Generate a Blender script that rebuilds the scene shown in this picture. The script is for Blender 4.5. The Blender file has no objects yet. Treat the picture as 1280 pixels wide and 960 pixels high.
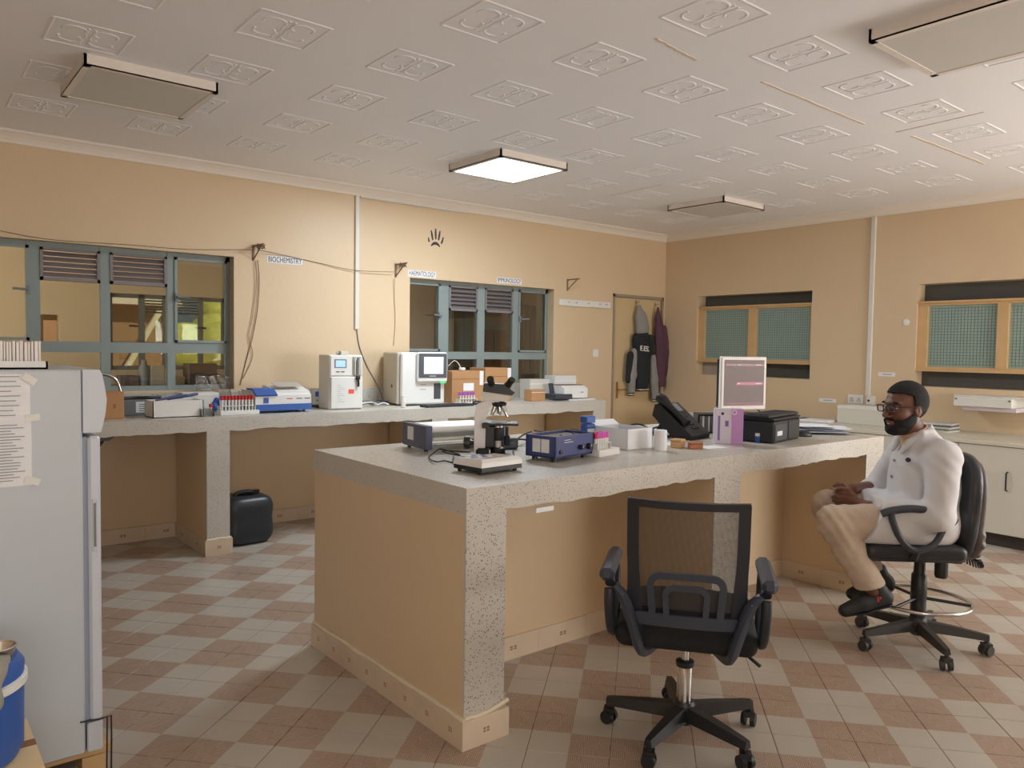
import bpy, bmesh, math, random
import numpy as np
from mathutils import Matrix, Vector, Euler

# ------------------------------------------------------------------ camera
SC = bpy.context.scene
COL = SC.collection
CAM_H = 1.45
YAW, PITCH, ROLL, FPX = 0.683184, -0.045434, 0.014867, 966.997
def _basis():
    cy, sy, cp, sp = math.cos(YAW), math.sin(YAW), math.cos(PITCH), math.sin(PITCH)
    F = Vector((sy*cp, cy*cp, sp)); R = Vector((cy, -sy, 0)); U = R.cross(F)
    cr, sr = math.cos(ROLL), math.sin(ROLL)
    return cr*R + sr*U, -sr*R + cr*U, F
CR, CU, CF = _basis()
CP = Vector((0, 0, CAM_H))
camd = bpy.data.cameras.new('camera')
camd.sensor_width = 36.0; camd.lens = FPX/1280*36.0; camd.clip_start = 0.05; camd.clip_end = 200
cam = bpy.data.objects.new('camera', camd); COL.objects.link(cam)
cam.matrix_world = Matrix(((CR.x, CU.x, -CF.x, 0), (CR.y, CU.y, -CF.y, 0), (CR.z, CU.z, -CF.z, CAM_H), (0, 0, 0, 1)))
SC.camera = cam

# ------------------------------------------------------------------ light
SC.view_settings.view_transform = 'Standard'
SC.view_settings.look = 'None'
SC.view_settings.gamma = 1.0
SC.view_settings.use_curve_mapping = False
SC.view_settings.exposure = 0.12
SC.cycles.use_denoising = True
SC.cycles.max_bounces = 8
SC.cycles.diffuse_bounces = 5
SC.cycles.transparent_max_bounces = 16
SC.cycles.caustics_reflective = False
SC.cycles.caustics_refractive = False
SC.cycles.sample_clamp_indirect = 6.0
world = bpy.data.worlds.new('sky'); SC.world = world; world.use_nodes = True
wn = world.node_tree.nodes; wl = world.node_tree.links
bg = wn['Background']
sky = wn.new('ShaderNodeTexSky'); sky.sky_type = 'HOSEK_WILKIE'
sky.turbidity = 4.0; sky.ground_albedo = 0.4
sky.sun_direction = Vector((0.35, -0.55, 0.75)).normalized()
wl.new(sky.outputs['Color'], bg.inputs['Color']); bg.inputs['Strength'].default_value = 0.7
def sun(name, d, energy, col, ang):
    l = bpy.data.lights.new(name, 'SUN'); l.energy = energy; l.color = col; l.angle = ang
    o = bpy.data.objects.new(name, l); COL.objects.link(o)
    o.rotation_euler = Vector(d).to_track_quat('-Z', 'Y').to_euler()
    return o
sun('sun', (-0.30, 0.62, -0.72), 5.5, (1.0, 0.90, 0.74), 0.02)
def area(name, loc, d, sx, sy, energy, col, spread=math.pi):
    l = bpy.data.lights.new(name, 'AREA'); l.shape = 'RECTANGLE'; l.size = sx; l.size_y = sy
    l.energy = energy; l.color = col; l.spread = spread
    o = bpy.data.objects.new(name, l); COL.objects.link(o); o.location = loc
    o.rotation_euler = Vector(d).to_track_quat('-Z', 'Z').to_euler()
    return o
# daylight entering by the east window of the wall behind the photographer
DAY = (1.0, 0.97, 0.93)
area('daylight_window_east', (6.0, -1.72, 1.5), (0, 1, 0.3), 1.9, 1.2, 95, DAY)
area('added_fill_west', (-0.35, -1.72, 1.5), (0, 1, 0.35), 1.8, 1.2, 45, DAY)  # west fill added to soften the light, no window known there
# daylight entering by the open double door in the right wall, beside the photographer
area('daylight_doorway', (7.33, -0.55, 1.1), (-1, 0, 0.35), 1.4, 2.0, 62, DAY)

# ------------------------------------------------------------------ pixel helpers (1280 x 960 frame)
def ray(px, py):
    return CF + CR*((px-640)/FPX) + CU*((480-py)/FPX)
def at_y(px, py, Y):
    d = ray(px, py); return CP + d*(Y/d.y)
def at_x(px, py, X):
    d = ray(px, py); return CP + d*(X/d.x)
def at_z(px, py, Z):
    d = ray(px, py); return CP + d*((Z-CAM_H)/d.z)

# ------------------------------------------------------------------ materials
def lin(c):
    return tuple((x/12.92 if x <= 0.04045 else ((x+0.055)/1.055)**2.4) for x in c)
def rgb(r, g, b): return (*lin((r/255, g/255, b/255)), 1.0)
MATS = {}
def mat(name, c, rough=0.5, metal=0.0, var=0.05, scale=9.0, bump=0.0, bscale=60.0, coat=0.0, spec=0.5, trans=0.0, emit=None, estr=0.0, alpha=1.0):
    if name in MATS: return MATS[name]
    m = bpy.data.materials.new(name); m.use_nodes = True
    nt = m.node_tree; b = nt.nodes['Principled BSDF']
    col = rgb(*c)
    tc = nt.nodes.new('ShaderNodeTexCoord')
    if var > 0:
        n = nt.nodes.new('ShaderNodeTexNoise'); n.inputs['Scale'].default_value = scale; n.inputs['Detail'].default_value = 3
        nt.links.new(tc.outputs['Object'], n.inputs['Vector'])
        mx = nt.nodes.new('ShaderNodeMix'); mx.data_type = 'RGBA'
        mx.inputs[6].default_value = tuple(x*(1-var) for x in col[:3])+(1,)
        mx.inputs[7].default_value = tuple(min(1, x*(1+var)) for x in col[:3])+(1,)
        nt.links.new(n.outputs['Fac'], mx.inputs[0]); nt.links.new(mx.outputs[2], b.inputs['Base Color'])
    else:
        b.inputs['Base Color'].default_value = col
    b.inputs['Roughness'].default_value = rough; b.inputs['Metallic'].default_value = metal
    b.inputs['Specular IOR Level'].default_value = spec
    b.inputs['Coat Weight'].default_value = coat
    b.inputs['Transmission Weight'].default_value = trans
    b.inputs['Alpha'].default_value = alpha
    if emit:
        b.inputs['Emission Color'].default_value = rgb(*emit); b.inputs['Emission Strength'].default_value = estr
    if bump > 0:
        n2 = nt.nodes.new('ShaderNodeTexNoise'); n2.inputs['Scale'].default_value = bscale; n2.inputs['Detail'].default_value = 4
        nt.links.new(tc.outputs['Object'], n2.inputs['Vector'])
        bp = nt.nodes.new('ShaderNodeBump'); bp.inputs['Strength'].default_value = bump; bp.inputs['Distance'].default_value = 0.01
        nt.links.new(n2.outputs['Fac'], bp.inputs['Height']); nt.links.new(bp.outputs['Normal'], b.inputs['Normal'])
    MATS[name] = m
    return m
def nodes_of(m): return m.node_tree.nodes, m.node_tree.links, m.node_tree.nodes['Principled BSDF']

PAINT = mat('cream_wall_paint', (214, 191, 159), 0.42, var=0.04, scale=1.3, bump=0.12, bscale=25, spec=0.4)
PAINT2 = mat('next_room_paint', (212, 190, 160), 0.6, var=0.05, scale=1.5)
CEILM = mat('white_ceiling_paint', (238, 238, 242), 0.55, var=0.02, scale=1.2, bump=0.05, bscale=30)
CORN = mat('cornice_paint', (230, 222, 212), 0.5, var=0.02)
STEEL = mat('grey_green_window_paint', (134, 148, 148), 0.45, var=0.05)
WHITE = mat('white_plastic', (226, 226, 224), 0.38, var=0.02)
OFFW = mat('offwhite_plastic', (214, 212, 202), 0.4, var=0.02)
PAPER = mat('white_paper', (232, 234, 238), 0.85, var=0.02)
BLACK = mat('black_plastic', (30, 32, 36), 0.42, var=0.08)
DGREY = mat('dark_grey_plastic', (52, 58, 66), 0.45, var=0.06)
MGREY = mat('mid_grey_plastic', (120, 124, 128), 0.5, var=0.05)
CHROME = mat('chrome', (205, 205, 205), 0.16, 1.0, var=0.02)
CARD = mat('brown_cardboard', (182, 138, 96), 0.85, var=0.08, scale=14)
CARDD = mat('dark_cardboard_tape', (150, 104, 66), 0.7, var=0.08)
WOOD = mat('pine_wood', (204, 169, 122), 0.6, var=0.14, scale=7)
INK = mat('dark_ink', (40, 46, 62), 0.8, var=0.0)
GREYINK = mat('grey_print', (150, 152, 158), 0.8, var=0.0)
RED = mat('red_plastic', (196, 44, 50), 0.45, var=0.04)
PINK = mat('pink_cap_plastic', (214, 92, 190), 0.45, var=0.04)
PURP = mat('purple_cap_plastic', (176, 92, 186), 0.45, var=0.04)
BLUE = mat('blue_plastic', (48, 92, 170), 0.42, var=0.05)
NAVY = mat('navy_painted_metal', (66, 76, 128), 0.42, var=0.05)
SLATE = mat('slate_blue_metal', (92, 98, 122), 0.42, var=0.05)
def glassmat(name, tint, rough=0.02, refl=1.0):
    m = bpy.data.materials.new(name); m.use_nodes = True
    nt = m.node_tree; nt.nodes.clear()
    o = nt.nodes.new('ShaderNodeOutputMaterial'); t = nt.nodes.new('ShaderNodeBsdfTransparent'); g = nt.nodes.new('ShaderNodeBsdfGlossy')
    f = nt.nodes.new('ShaderNodeFresnel'); mx = nt.nodes.new('ShaderNodeMixShader'); mu = nt.nodes.new('ShaderNodeMath'); mu.operation = 'MULTIPLY'
    f.inputs['IOR'].default_value = 1.5; mu.inputs[1].default_value = refl
    t.inputs['Color'].default_value = rgb(*tint); g.inputs['Roughness'].default_value = rough
    nt.links.new(f.outputs[0], mu.inputs[0]); nt.links.new(mu.outputs[0], mx.inputs[0])
    nt.links.new(t.outputs[0], mx.inputs[1]); nt.links.new(g.outputs[0], mx.inputs[2]); nt.links.new(mx.outputs[0], o.inputs['Surface'])
    MATS[name] = m; return m
GLASS = glassmat('window_glass', (232, 236, 232), 0.02, 1.2)
CLEAR = glassmat('clear_plastic', (236, 236, 236), 0.12, 1.5)
def terrazzo(name, base, chipd, chipw, scale=55.0, thr=0.30):
    m = bpy.data.materials.new(name); m.use_nodes = True
    n, l, b = nodes_of(m)
    tc = n.new('ShaderNodeTexCoord')
    v = n.new('ShaderNodeTexVoronoi'); v.inputs['Scale'].default_value = scale; v.inputs['Randomness'].default_value = 1
    l.new(tc.outputs['Object'], v.inputs['Vector'])
    sep = n.new('ShaderNodeSeparateColor'); l.new(v.outputs['Color'], sep.inputs[0])
    r1 = n.new('ShaderNodeMath'); r1.operation = 'LESS_THAN'; l.new(v.outputs['Distance'], r1.inputs[0])
    mr = n.new('ShaderNodeMapRange'); mr.inputs['To Min'].default_value = 0.10; mr.inputs['To Max'].default_value = 0.42
    l.new(sep.outputs[1], mr.inputs['Value']); l.new(mr.outputs[0], r1.inputs[1])
    g1 = n.new('ShaderNodeMath'); g1.operation = 'LESS_THAN'; g1.inputs[1].default_value = thr; l.new(sep.outputs[0], g1.inputs[0])
    dk = n.new('ShaderNodeMath'); dk.operation = 'MULTIPLY'; l.new(r1.outputs[0], dk.inputs[0]); l.new(g1.outputs[0], dk.inputs[1])
    ns = n.new('ShaderNodeTexNoise'); ns.inputs['Scale'].default_value = 4; ns.inputs['Detail'].default_value = 6; l.new(tc.outputs['Object'], ns.inputs['Vector'])
    m1 = n.new('ShaderNodeMix'); m1.data_type = 'RGBA'; m1.inputs[6].default_value = rgb(*base); m1.inputs[7].default_value = rgb(*[min(255, x*1.10) for x in base]); l.new(ns.outputs['Fac'], m1.inputs[0])
    g2 = n.new('ShaderNodeMath'); g2.operation = 'GREATER_THAN'; g2.inputs[1].default_value = 0.6; l.new(sep.outputs[0], g2.inputs[0])
    w2 = n.new('ShaderNodeMath'); w2.operation = 'MULTIPLY'; l.new(g2.outputs[0], w2.inputs[0]); l.new(r1.outputs[0], w2.inputs[1])
    m2 = n.new('ShaderNodeMix'); m2.data_type = 'RGBA'; m2.inputs[7].default_value = rgb(*chipw); l.new(m1.outputs[2], m2.inputs[6]); l.new(w2.outputs[0], m2.inputs[0])
    m3 = n.new('ShaderNodeMix'); m3.data_type = 'RGBA'; m3.inputs[7].default_value = rgb(*chipd); l.new(m2.outputs[2], m3.inputs[6]); l.new(dk.outputs[0], m3.inputs[0])
    l.new(m3.outputs[2], b.inputs['Base Color']); b.inputs['Roughness'].default_value = 0.34
    MATS[name] = m; return m
TERR = terrazzo('terrazzo', (184, 180, 172), (104, 98, 92), (204, 198, 188), 125, 0.45)
def tilemat():
    m = bpy.data.materials.new('floor_tile_glaze'); m.use_nodes = True
    n, l, b = nodes_of(m)
    uv = n.new('ShaderNodeUVMap'); uv.uv_map = 'uv'
    sp = n.new('ShaderNodeSeparateXYZ'); l.new(uv.outputs[0], sp.inputs[0])
    mu = n.new('ShaderNodeMath'); mu.operation = 'MULTIPLY'; l.new(sp.outputs[0], mu.inputs[0]); l.new(sp.outputs[1], mu.inputs[1])
    lt = n.new('ShaderNodeMath'); lt.operation = 'LESS_THAN'; lt.inputs[1].default_value = 0.0; l.new(mu.outputs[0], lt.inputs[0])
    # basket-weave of fine strokes on the tan quarters
    ck = n.new('ShaderNodeTexChecker'); ck.inputs['Scale'].default_value = 3.0
    ck.inputs['Color1'].default_value = (1, 1, 1, 1); ck.inputs['Color2'].default_value = (0, 0, 0, 1)
    l.new(uv.outputs[0], ck.inputs['Vector'])
    def stripes(out):
        s = n.new('ShaderNodeMath'); s.operation = 'MULTIPLY'; s.inputs[1].default_value = 21.0; l.new(out, s.inputs[0])
        f = n.new('ShaderNodeMath'); f.operation = 'FRACT'; l.new(s.outputs[0], f.inputs[0])
        g = n.new('ShaderNodeMath'); g.operation = 'GREATER_THAN'; g.inputs[1].default_value = 0.55; l.new(f.outputs[0], g.inputs[0]); return g.outputs[0]
    sx, sy = stripes(sp.outputs[0]), stripes(sp.outputs[1])
    ms = n.new('ShaderNodeMix'); ms.data_type = 'FLOAT'; l.new(ck.outputs['Fac'], ms.inputs[0]); l.new(sx, ms.inputs[2]); l.new(sy, ms.inputs[3])
    geo = n.new('ShaderNodeNewGeometry')
    nz = n.new('ShaderNodeTexNoise'); nz.inputs['Scale'].default_value = 2.3; nz.inputs['Detail'].default_value = 3; l.new(geo.outputs['Position'], nz.inputs['Vector'])
    nb = n.new('ShaderNodeTexNoise'); nb.inputs['Scale'].default_value = 22; nb.inputs['Detail'].default_value = 4; l.new(geo.outputs['Position'], nb.inputs['Vector'])
    tan = n.new('ShaderNodeMix'); tan.data_type = 'RGBA'; tan.inputs[6].default_value = rgb(146, 123, 107); tan.inputs[7].default_value = rgb(192, 172, 156); 
    msb = n.new('ShaderNodeMath'); msb.operation = 'MULTIPLY'; l.new(ms.outputs[0], msb.inputs[0]); msb.inputs[1].default_value = 0.85; l.new(msb.outputs[0], tan.inputs[0])
    lig = n.new('ShaderNodeMix'); lig.data_type = 'RGBA'; lig.inputs[6].default_value = rgb(176, 168, 156); lig.inputs[7].default_value = rgb(192, 186, 176); l.new(nz.outputs['Fac'], lig.inputs[0])
    fin = n.new('ShaderNodeMix'); fin.data_type = 'RGBA'; l.new(lt.outputs[0], fin.inputs[0]); l.new(lig.outputs[2], fin.inputs[6]); l.new(tan.outputs[2], fin.inputs[7])
    l.new(fin.outputs[2], b.inputs['Base Color']); b.inputs['Roughness'].default_value = 0.36
    bp = n.new('ShaderNodeBump'); bp.inputs['Strength'].default_value = 0.05; l.new(nb.outputs['Fac'], bp.inputs['Height']); l.new(bp.outputs[0], b.inputs['Normal'])
    MATS['tile'] = m; return m
TILE = tilemat()
GROUT = mat('grey_grout', (128, 110, 96), 0.9, var=0.1, scale=20)
def skirtmat():
    m = bpy.data.materials.new('skirting_tile_glaze'); m.use_nodes = True
    n, l, b = nodes_of(m)
    uv = n.new('ShaderNodeUVMap'); uv.uv_map = 'uv'
    ab = n.new('ShaderNodeVectorMath'); ab.operation = 'ABSOLUTE'; l.new(uv.outputs[0], ab.inputs[0])
    sp = n.new('ShaderNodeSeparateXYZ'); l.new(ab.outputs[0], sp.inputs[0])
    def band(o, a, c):
        g = n.new('ShaderNodeMath'); g.operation = 'GREATER_THAN'; g.inputs[1].default_value = a; l.new(o, g.inputs[0])
        h = n.new('ShaderNodeMath'); h.operation = 'LESS_THAN'; h.inputs[1].default_value = c; l.new(o, h.inputs[0])
        k = n.new('ShaderNodeMath'); k.operation = 'MULTIPLY'; l.new(g.outputs[0], k.inputs[0]); l.new(h.outputs[0], k.inputs[1]); return k.outputs[0]
    k = n.new('ShaderNodeMath'); k.operation = 'MULTIPLY'; l.new(band(sp.outputs[0], 0.02, 0.13), k.inputs[0]); l.new(band(sp.outputs[1], 0.03, 0.17), k.inputs[1])
    geo = n.new('ShaderNodeNewGeometry'); nz = n.new('ShaderNodeTexNoise'); nz.inputs['Scale'].default_value = 6; nz.inputs['Detail'].default_value = 4; l.new(geo.outputs['Position'], nz.inputs['Vector'])
    mx = n.new('ShaderNodeMix'); mx.data_type = 'RGBA'; mx.inputs[6].default_value = rgb(200, 180, 156); mx.inputs[7].default_value = rgb(222, 206, 184); l.new(nz.outputs['Fac'], mx.inputs[0])
    m2 = n.new('ShaderNodeMix'); m2.data_type = 'RGBA'; m2.inputs[7].default_value = rgb(150, 112, 86); l.new(mx.outputs[2], m2.inputs[6]); l.new(k.outputs[0], m2.inputs[0])
    l.new(m2.outputs[2], b.inputs['Base Color']); b.inputs['Roughness'].default_value = 0.3
    return m
SKIRT = skirtmat()
def steelmesh():
    pass

# ------------------------------------------------------------------ builders
def tag(o, label=None, cat=None, group=None, kind=None):
    if label: o['label'] = label
    if cat: o['category'] = cat
    if group: o['group'] = group
    if kind: o['kind'] = kind
    return o
def thing(name, label, cat, loc=(0, 0, 0), rz=0.0, group=None):
    o = bpy.data.objects.new(name, None); COL.objects.link(o); o.empty_display_size = 0.05
    o.location = loc; o.rotation_euler = (0, 0, rz)
    return tag(o, label, cat, group)
def copy_tree(o, parent=None):
    c = o.copy(); COL.objects.link(c); c.parent = parent
    for ch in list(o.children): copy_tree(ch, c)
    return c
def perp(d):
    d = d.normalized(); a = Vector((0, 0, 1)) if abs(d.z) < 0.9 else Vector((1, 0, 0))
    u = d.cross(a).normalized(); return u, d.cross(u).normalized()
class MB:
    def __init__(s): s.v = []; s.f = []; s.m = []; s.x = None; s.uv = {}
    def add(s, vs, fs, m=0):
        b = len(s.v)
        for p in vs:
            p = Vector(p); s.v.append(tuple(s.x @ p) if s.x is not None else tuple(p))
        for f in fs: s.f.append(tuple(b+i for i in f)); s.m.append(m)
        return s
    def box(s, x0, x1, y0, y1, z0, z1, m=0):
        if x0 > x1: x0, x1 = x1, x0
        if y0 > y1: y0, y1 = y1, y0
        if z0 > z1: z0, z1 = z1, z0
        return s.add([(x0, y0, z0), (x1, y0, z0), (x1, y1, z0), (x0, y1, z0), (x0, y0, z1), (x1, y0, z1), (x1, y1, z1), (x0, y1, z1)],
              [(0, 3, 2, 1), (4, 5, 6, 7), (0, 1, 5, 4), (1, 2, 6, 5), (2, 3, 7, 6), (3, 0, 4, 7)], m)
    def rbox(s, x0, x1, y0, y1, z0, z1, r=0.005, m=0):
        if x0 > x1: x0, x1 = x1, x0
        if y0 > y1: y0, y1 = y1, y0
        if z0 > z1: z0, z1 = z1, z0
        r = min(r, (x1-x0)*0.49, (y1-y0)*0.49, (z1-z0)*0.49)
        X, Y, Z = (x0, x1), (y0, y1), (z0, z1); vs = []; idx = {}
        for i in (0, 1):
            for j in (0, 1):
                for k in (0, 1):
                    sx, sy, sz = (1-2*i)*r, (1-2*j)*r, (1-2*k)*r
                    for a in range(3):
                        p = [X[i]+sx, Y[j]+sy, Z[k]+sz]; p[a] = (X[i], Y[j], Z[k])[a]
                        idx[(i, j, k, a)] = len(vs); vs.append(tuple(p))
        fs = []
        for a in range(3):
            b, c = (a+1) % 3, (a+2) % 3
            for e in (0, 1):
                q = []
                for (p, t) in ((0, 0), (1, 0), (1, 1), (0, 1)):
                    k = [0, 0, 0]; k[a] = e; k[b] = p; k[c] = t; q.append(idx[(*k, a)])
                fs.append(tuple(q if e else q[::-1]))
            for p in (0, 1):
                for t in (0, 1):
                    k0 = [0, 0, 0]; k1 = [0, 0, 0]; k0[b] = k1[b] = p; k0[c] = k1[c] = t; k1[a] = 1
                    q = (idx[(*k0, b)], idx[(*k1, b)], idx[(*k1, c)], idx[(*k0, c)])
                    fs.append(q if (p == t) else q[::-1])
        for i in (0, 1):
            for j in (0, 1):
                for k in (0, 1):
                    q = tuple(idx[(i, j, k, a)] for a in range(3)); fs.append(q if (i+j+k) % 2 else q[::-1])
        return s.add(vs, fs, m)
    def cyl(s, p0, p1, r0, r1=None, n=16, caps=True, m=0):
        p0, p1 = Vector(p0), Vector(p1); r1 = r0 if r1 is None else r1; u, w = perp(p1-p0); vs = []
        for (p, r) in ((p0, r0), (p1, r1)):
            for i in range(n):
                a = 2*math.pi*i/n; vs.append(p+u*(r*math.cos(a))+w*(r*math.sin(a)))
        fs = [(i, i+n, (i+1) % n+n, (i+1) % n) for i in range(n)]
        if caps: fs += [tuple(range(n)), tuple(range(2*n-1, n-1, -1))]
        return s.add(vs, fs, m)
    def tube(s, pts, r, n=8, closed=False, m=0, flat=1.0):
        pts = [Vector(p) for p in pts]; k = len(pts); vs = []; u = None
        rr = r if isinstance(r, (list, tuple)) else [r]*k
        for i, p in enumerate(pts):
            a = pts[i-1] if (i > 0 or closed) else p; b = pts[(i+1) % k] if (i < k-1 or closed) else p
            d = (b-a).normalized()
            if u is None: u, w = perp(d)
            else:
                u = (u-d*u.dot(d)); u = u.normalized() if u.length > 1e-6 else perp(d)[0]; w = d.cross(u)
            for j in range(n):
                t = 2*math.pi*j/n; vs.append(p+u*(rr[i]*math.cos(t))+w*(rr[i]*math.sin(t)*flat))
        fs = []
        for i in range(k if closed else k-1):
            for j in range(n):
                a, b = i*n, ((i+1) % k)*n; fs.append((a+j, b+j, b+(j+1) % n, a+(j+1) % n)[::-1])
        if not closed: fs += [tuple(range(n))[::-1], tuple(range((k-1)*n, k*n))]
        return s.add(vs, [f[::-1] for f in fs], m)
    def lathe(s, prof, c=(0, 0, 0), n=24, m=0, ax=None):
        vs = []; k = len(prof); c = Vector(c)
        q = Vector((0, 0, 1)).rotation_difference(Vector(ax)) if ax is not None else None
        for (r, z) in prof:
            for j in range(n):
                t = 2*math.pi*j/n; p = Vector((r*math.cos(t), r*math.sin(t), z)); vs.append(c+(q @ p if q else p))
        fs = [(i*n+j, i*n+(j+1) % n, (i+1)*n+(j+1) % n, (i+1)*n+j) for i in range(k-1) for j in range(n)]
        if prof[0][0] > 1e-5: fs.append(tuple(range(n))[::-1])
        if prof[-1][0] > 1e-5: fs.append(tuple(range((k-1)*n, k*n)))
        return s.add(vs, fs, m)
    def prism(s, poly, a0, a1, axis='y', m=0):
        n = len(poly)
        ar = sum(poly[i][0]*poly[(i+1) % n][1]-poly[(i+1) % n][0]*poly[i][1] for i in range(n))
        if ar < 0: poly = poly[::-1]
        def P(u, w, a): return {'y': (u, a, w), 'x': (a, u, w), 'z': (u, w, a)}[axis]
        vs = [P(u, w, a0) for u, w in poly]+[P(u, w, a1) for u, w in poly]
        fs = [tuple(range(n)), tuple(range(2*n-1, n-1, -1))]+[(i, i+n, (i+1) % n+n, (i+1) % n) for i in range(n)]
        flip = (axis == 'y') == (a1 > a0)
        if not flip: fs = [f[::-1] for f in fs]
        return s.add(vs, fs, m)
    def ell(s, c, r, n=12, k=8, m=0):
        if not isinstance(r, (tuple, list)): r = (r, r, r)
        c = Vector(c); vs = [c+Vector((0, 0, -r[2]))]
        for i in range(1, k):
            a = -math.pi/2+math.pi*i/k
            for j in range(n):
                t = 2*math.pi*j/n; vs.append(c+Vector((r[0]*math.cos(a)*math.cos(t), r[1]*math.cos(a)*math.sin(t), r[2]*math.sin(a))))
        vs.append(c+Vector((0, 0, r[2]))); e = len(vs)-1; fs = []
        for j in range(n):
            fs.append((0, 1+(j+1) % n, 1+j)); fs.append((e, e-n+j, e-n+(j+1) % n))
        for i in range(k-2):
            for j in range(n): a = 1+i*n; fs.append((a+j, a+(j+1) % n, a+n+(j+1) % n, a+n+j))
        return s.add(vs, fs, m)
    def mesh(s, name, mats, smooth=None):
        me = bpy.data.meshes.new(name); me.from_pydata(s.v, [], s.f)
        for mm in (mats if isinstance(mats, (list, tuple)) else [mats]): me.materials.append(mm)
        if any(s.m): me.polygons.foreach_set('material_index', s.m)
        me.validate(); me.update()
        if smooth is not None:
            me.shade_smooth(); me.set_sharp_from_angle(angle=math.radians(smooth))
        return me
    def build(s, name, mats, parent=None, smooth=None, loc=None, rz=0.0, lab=None):
        o = bpy.data.objects.new(name, s.mesh(name, mats, smooth)); COL.objects.link(o)
        if parent: o.parent = parent
        if loc is not None: o.location = loc
        if rz: o.rotation_euler = (0, 0, rz)
        if lab: o['label'] = lab
        return o
def bx(name, m, parent, x0, x1, y0, y1, z0, z1, r=0.0, lab=None):
    b = MB(); b.rbox(x0, x1, y0, y1, z0, z1, r) if r else b.box(x0, x1, y0, y1, z0, z1)
    return b.build(name, m, parent, lab=lab)
def struct(o): o['kind'] = 'structure'; return o
def text_mesh(name, txt, size, m, parent, loc, rot, ext=0.0004, bold=0.0):
    cu = bpy.data.curves.new(name, 'FONT'); cu.body = txt; cu.size = size; cu.extrude = ext; cu.offset = bold; cu.align_x = 'CENTER'; cu.align_y = 'CENTER'
    t = bpy.data.objects.new(name, cu); COL.objects.link(t)
    dg = bpy.context.evaluated_depsgraph_get(); me = bpy.data.meshes.new_from_object(t.evaluated_get(dg))
    bpy.data.objects.remove(t); me.materials.clear(); me.materials.append(m); me.name = name
    o = bpy.data.objects.new(name, me); COL.objects.link(o); o.parent = parent; o.location = loc; o.rotation_euler = rot
    return o
def at(o, name, v, loc=None, rz=0.0):
    return o
def arc(c, r, a0, a1, n, plane='xz'):
    out = []
    for i in range(n+1):
        t = math.radians(a0+(a1-a0)*i/n); p, q = r*math.cos(t), r*math.sin(t)
        out.append({'xz': (c[0]+p, c[1], c[2]+q), 'xy': (c[0]+p, c[1]+q, c[2]), 'yz': (c[0], c[1]+p, c[2]+q)}[plane])
    return out
def spline(pts, n=6):
    pts = [Vector(p) for p in pts]; out = []
    P = [pts[0]]+pts+[pts[-1]]
    for i in range(1, len(P)-2):
        a, b, c, d = P[i-1], P[i], P[i+1], P[i+2]
        for k in range(n):
            t = k/n; out.append(0.5*((2*b)+(c-a)*t+(2*a-5*b+4*c-d)*t*t+(3*b-a-3*c+d)*t*t*t))
    out.append(pts[-1]); return out

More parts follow.
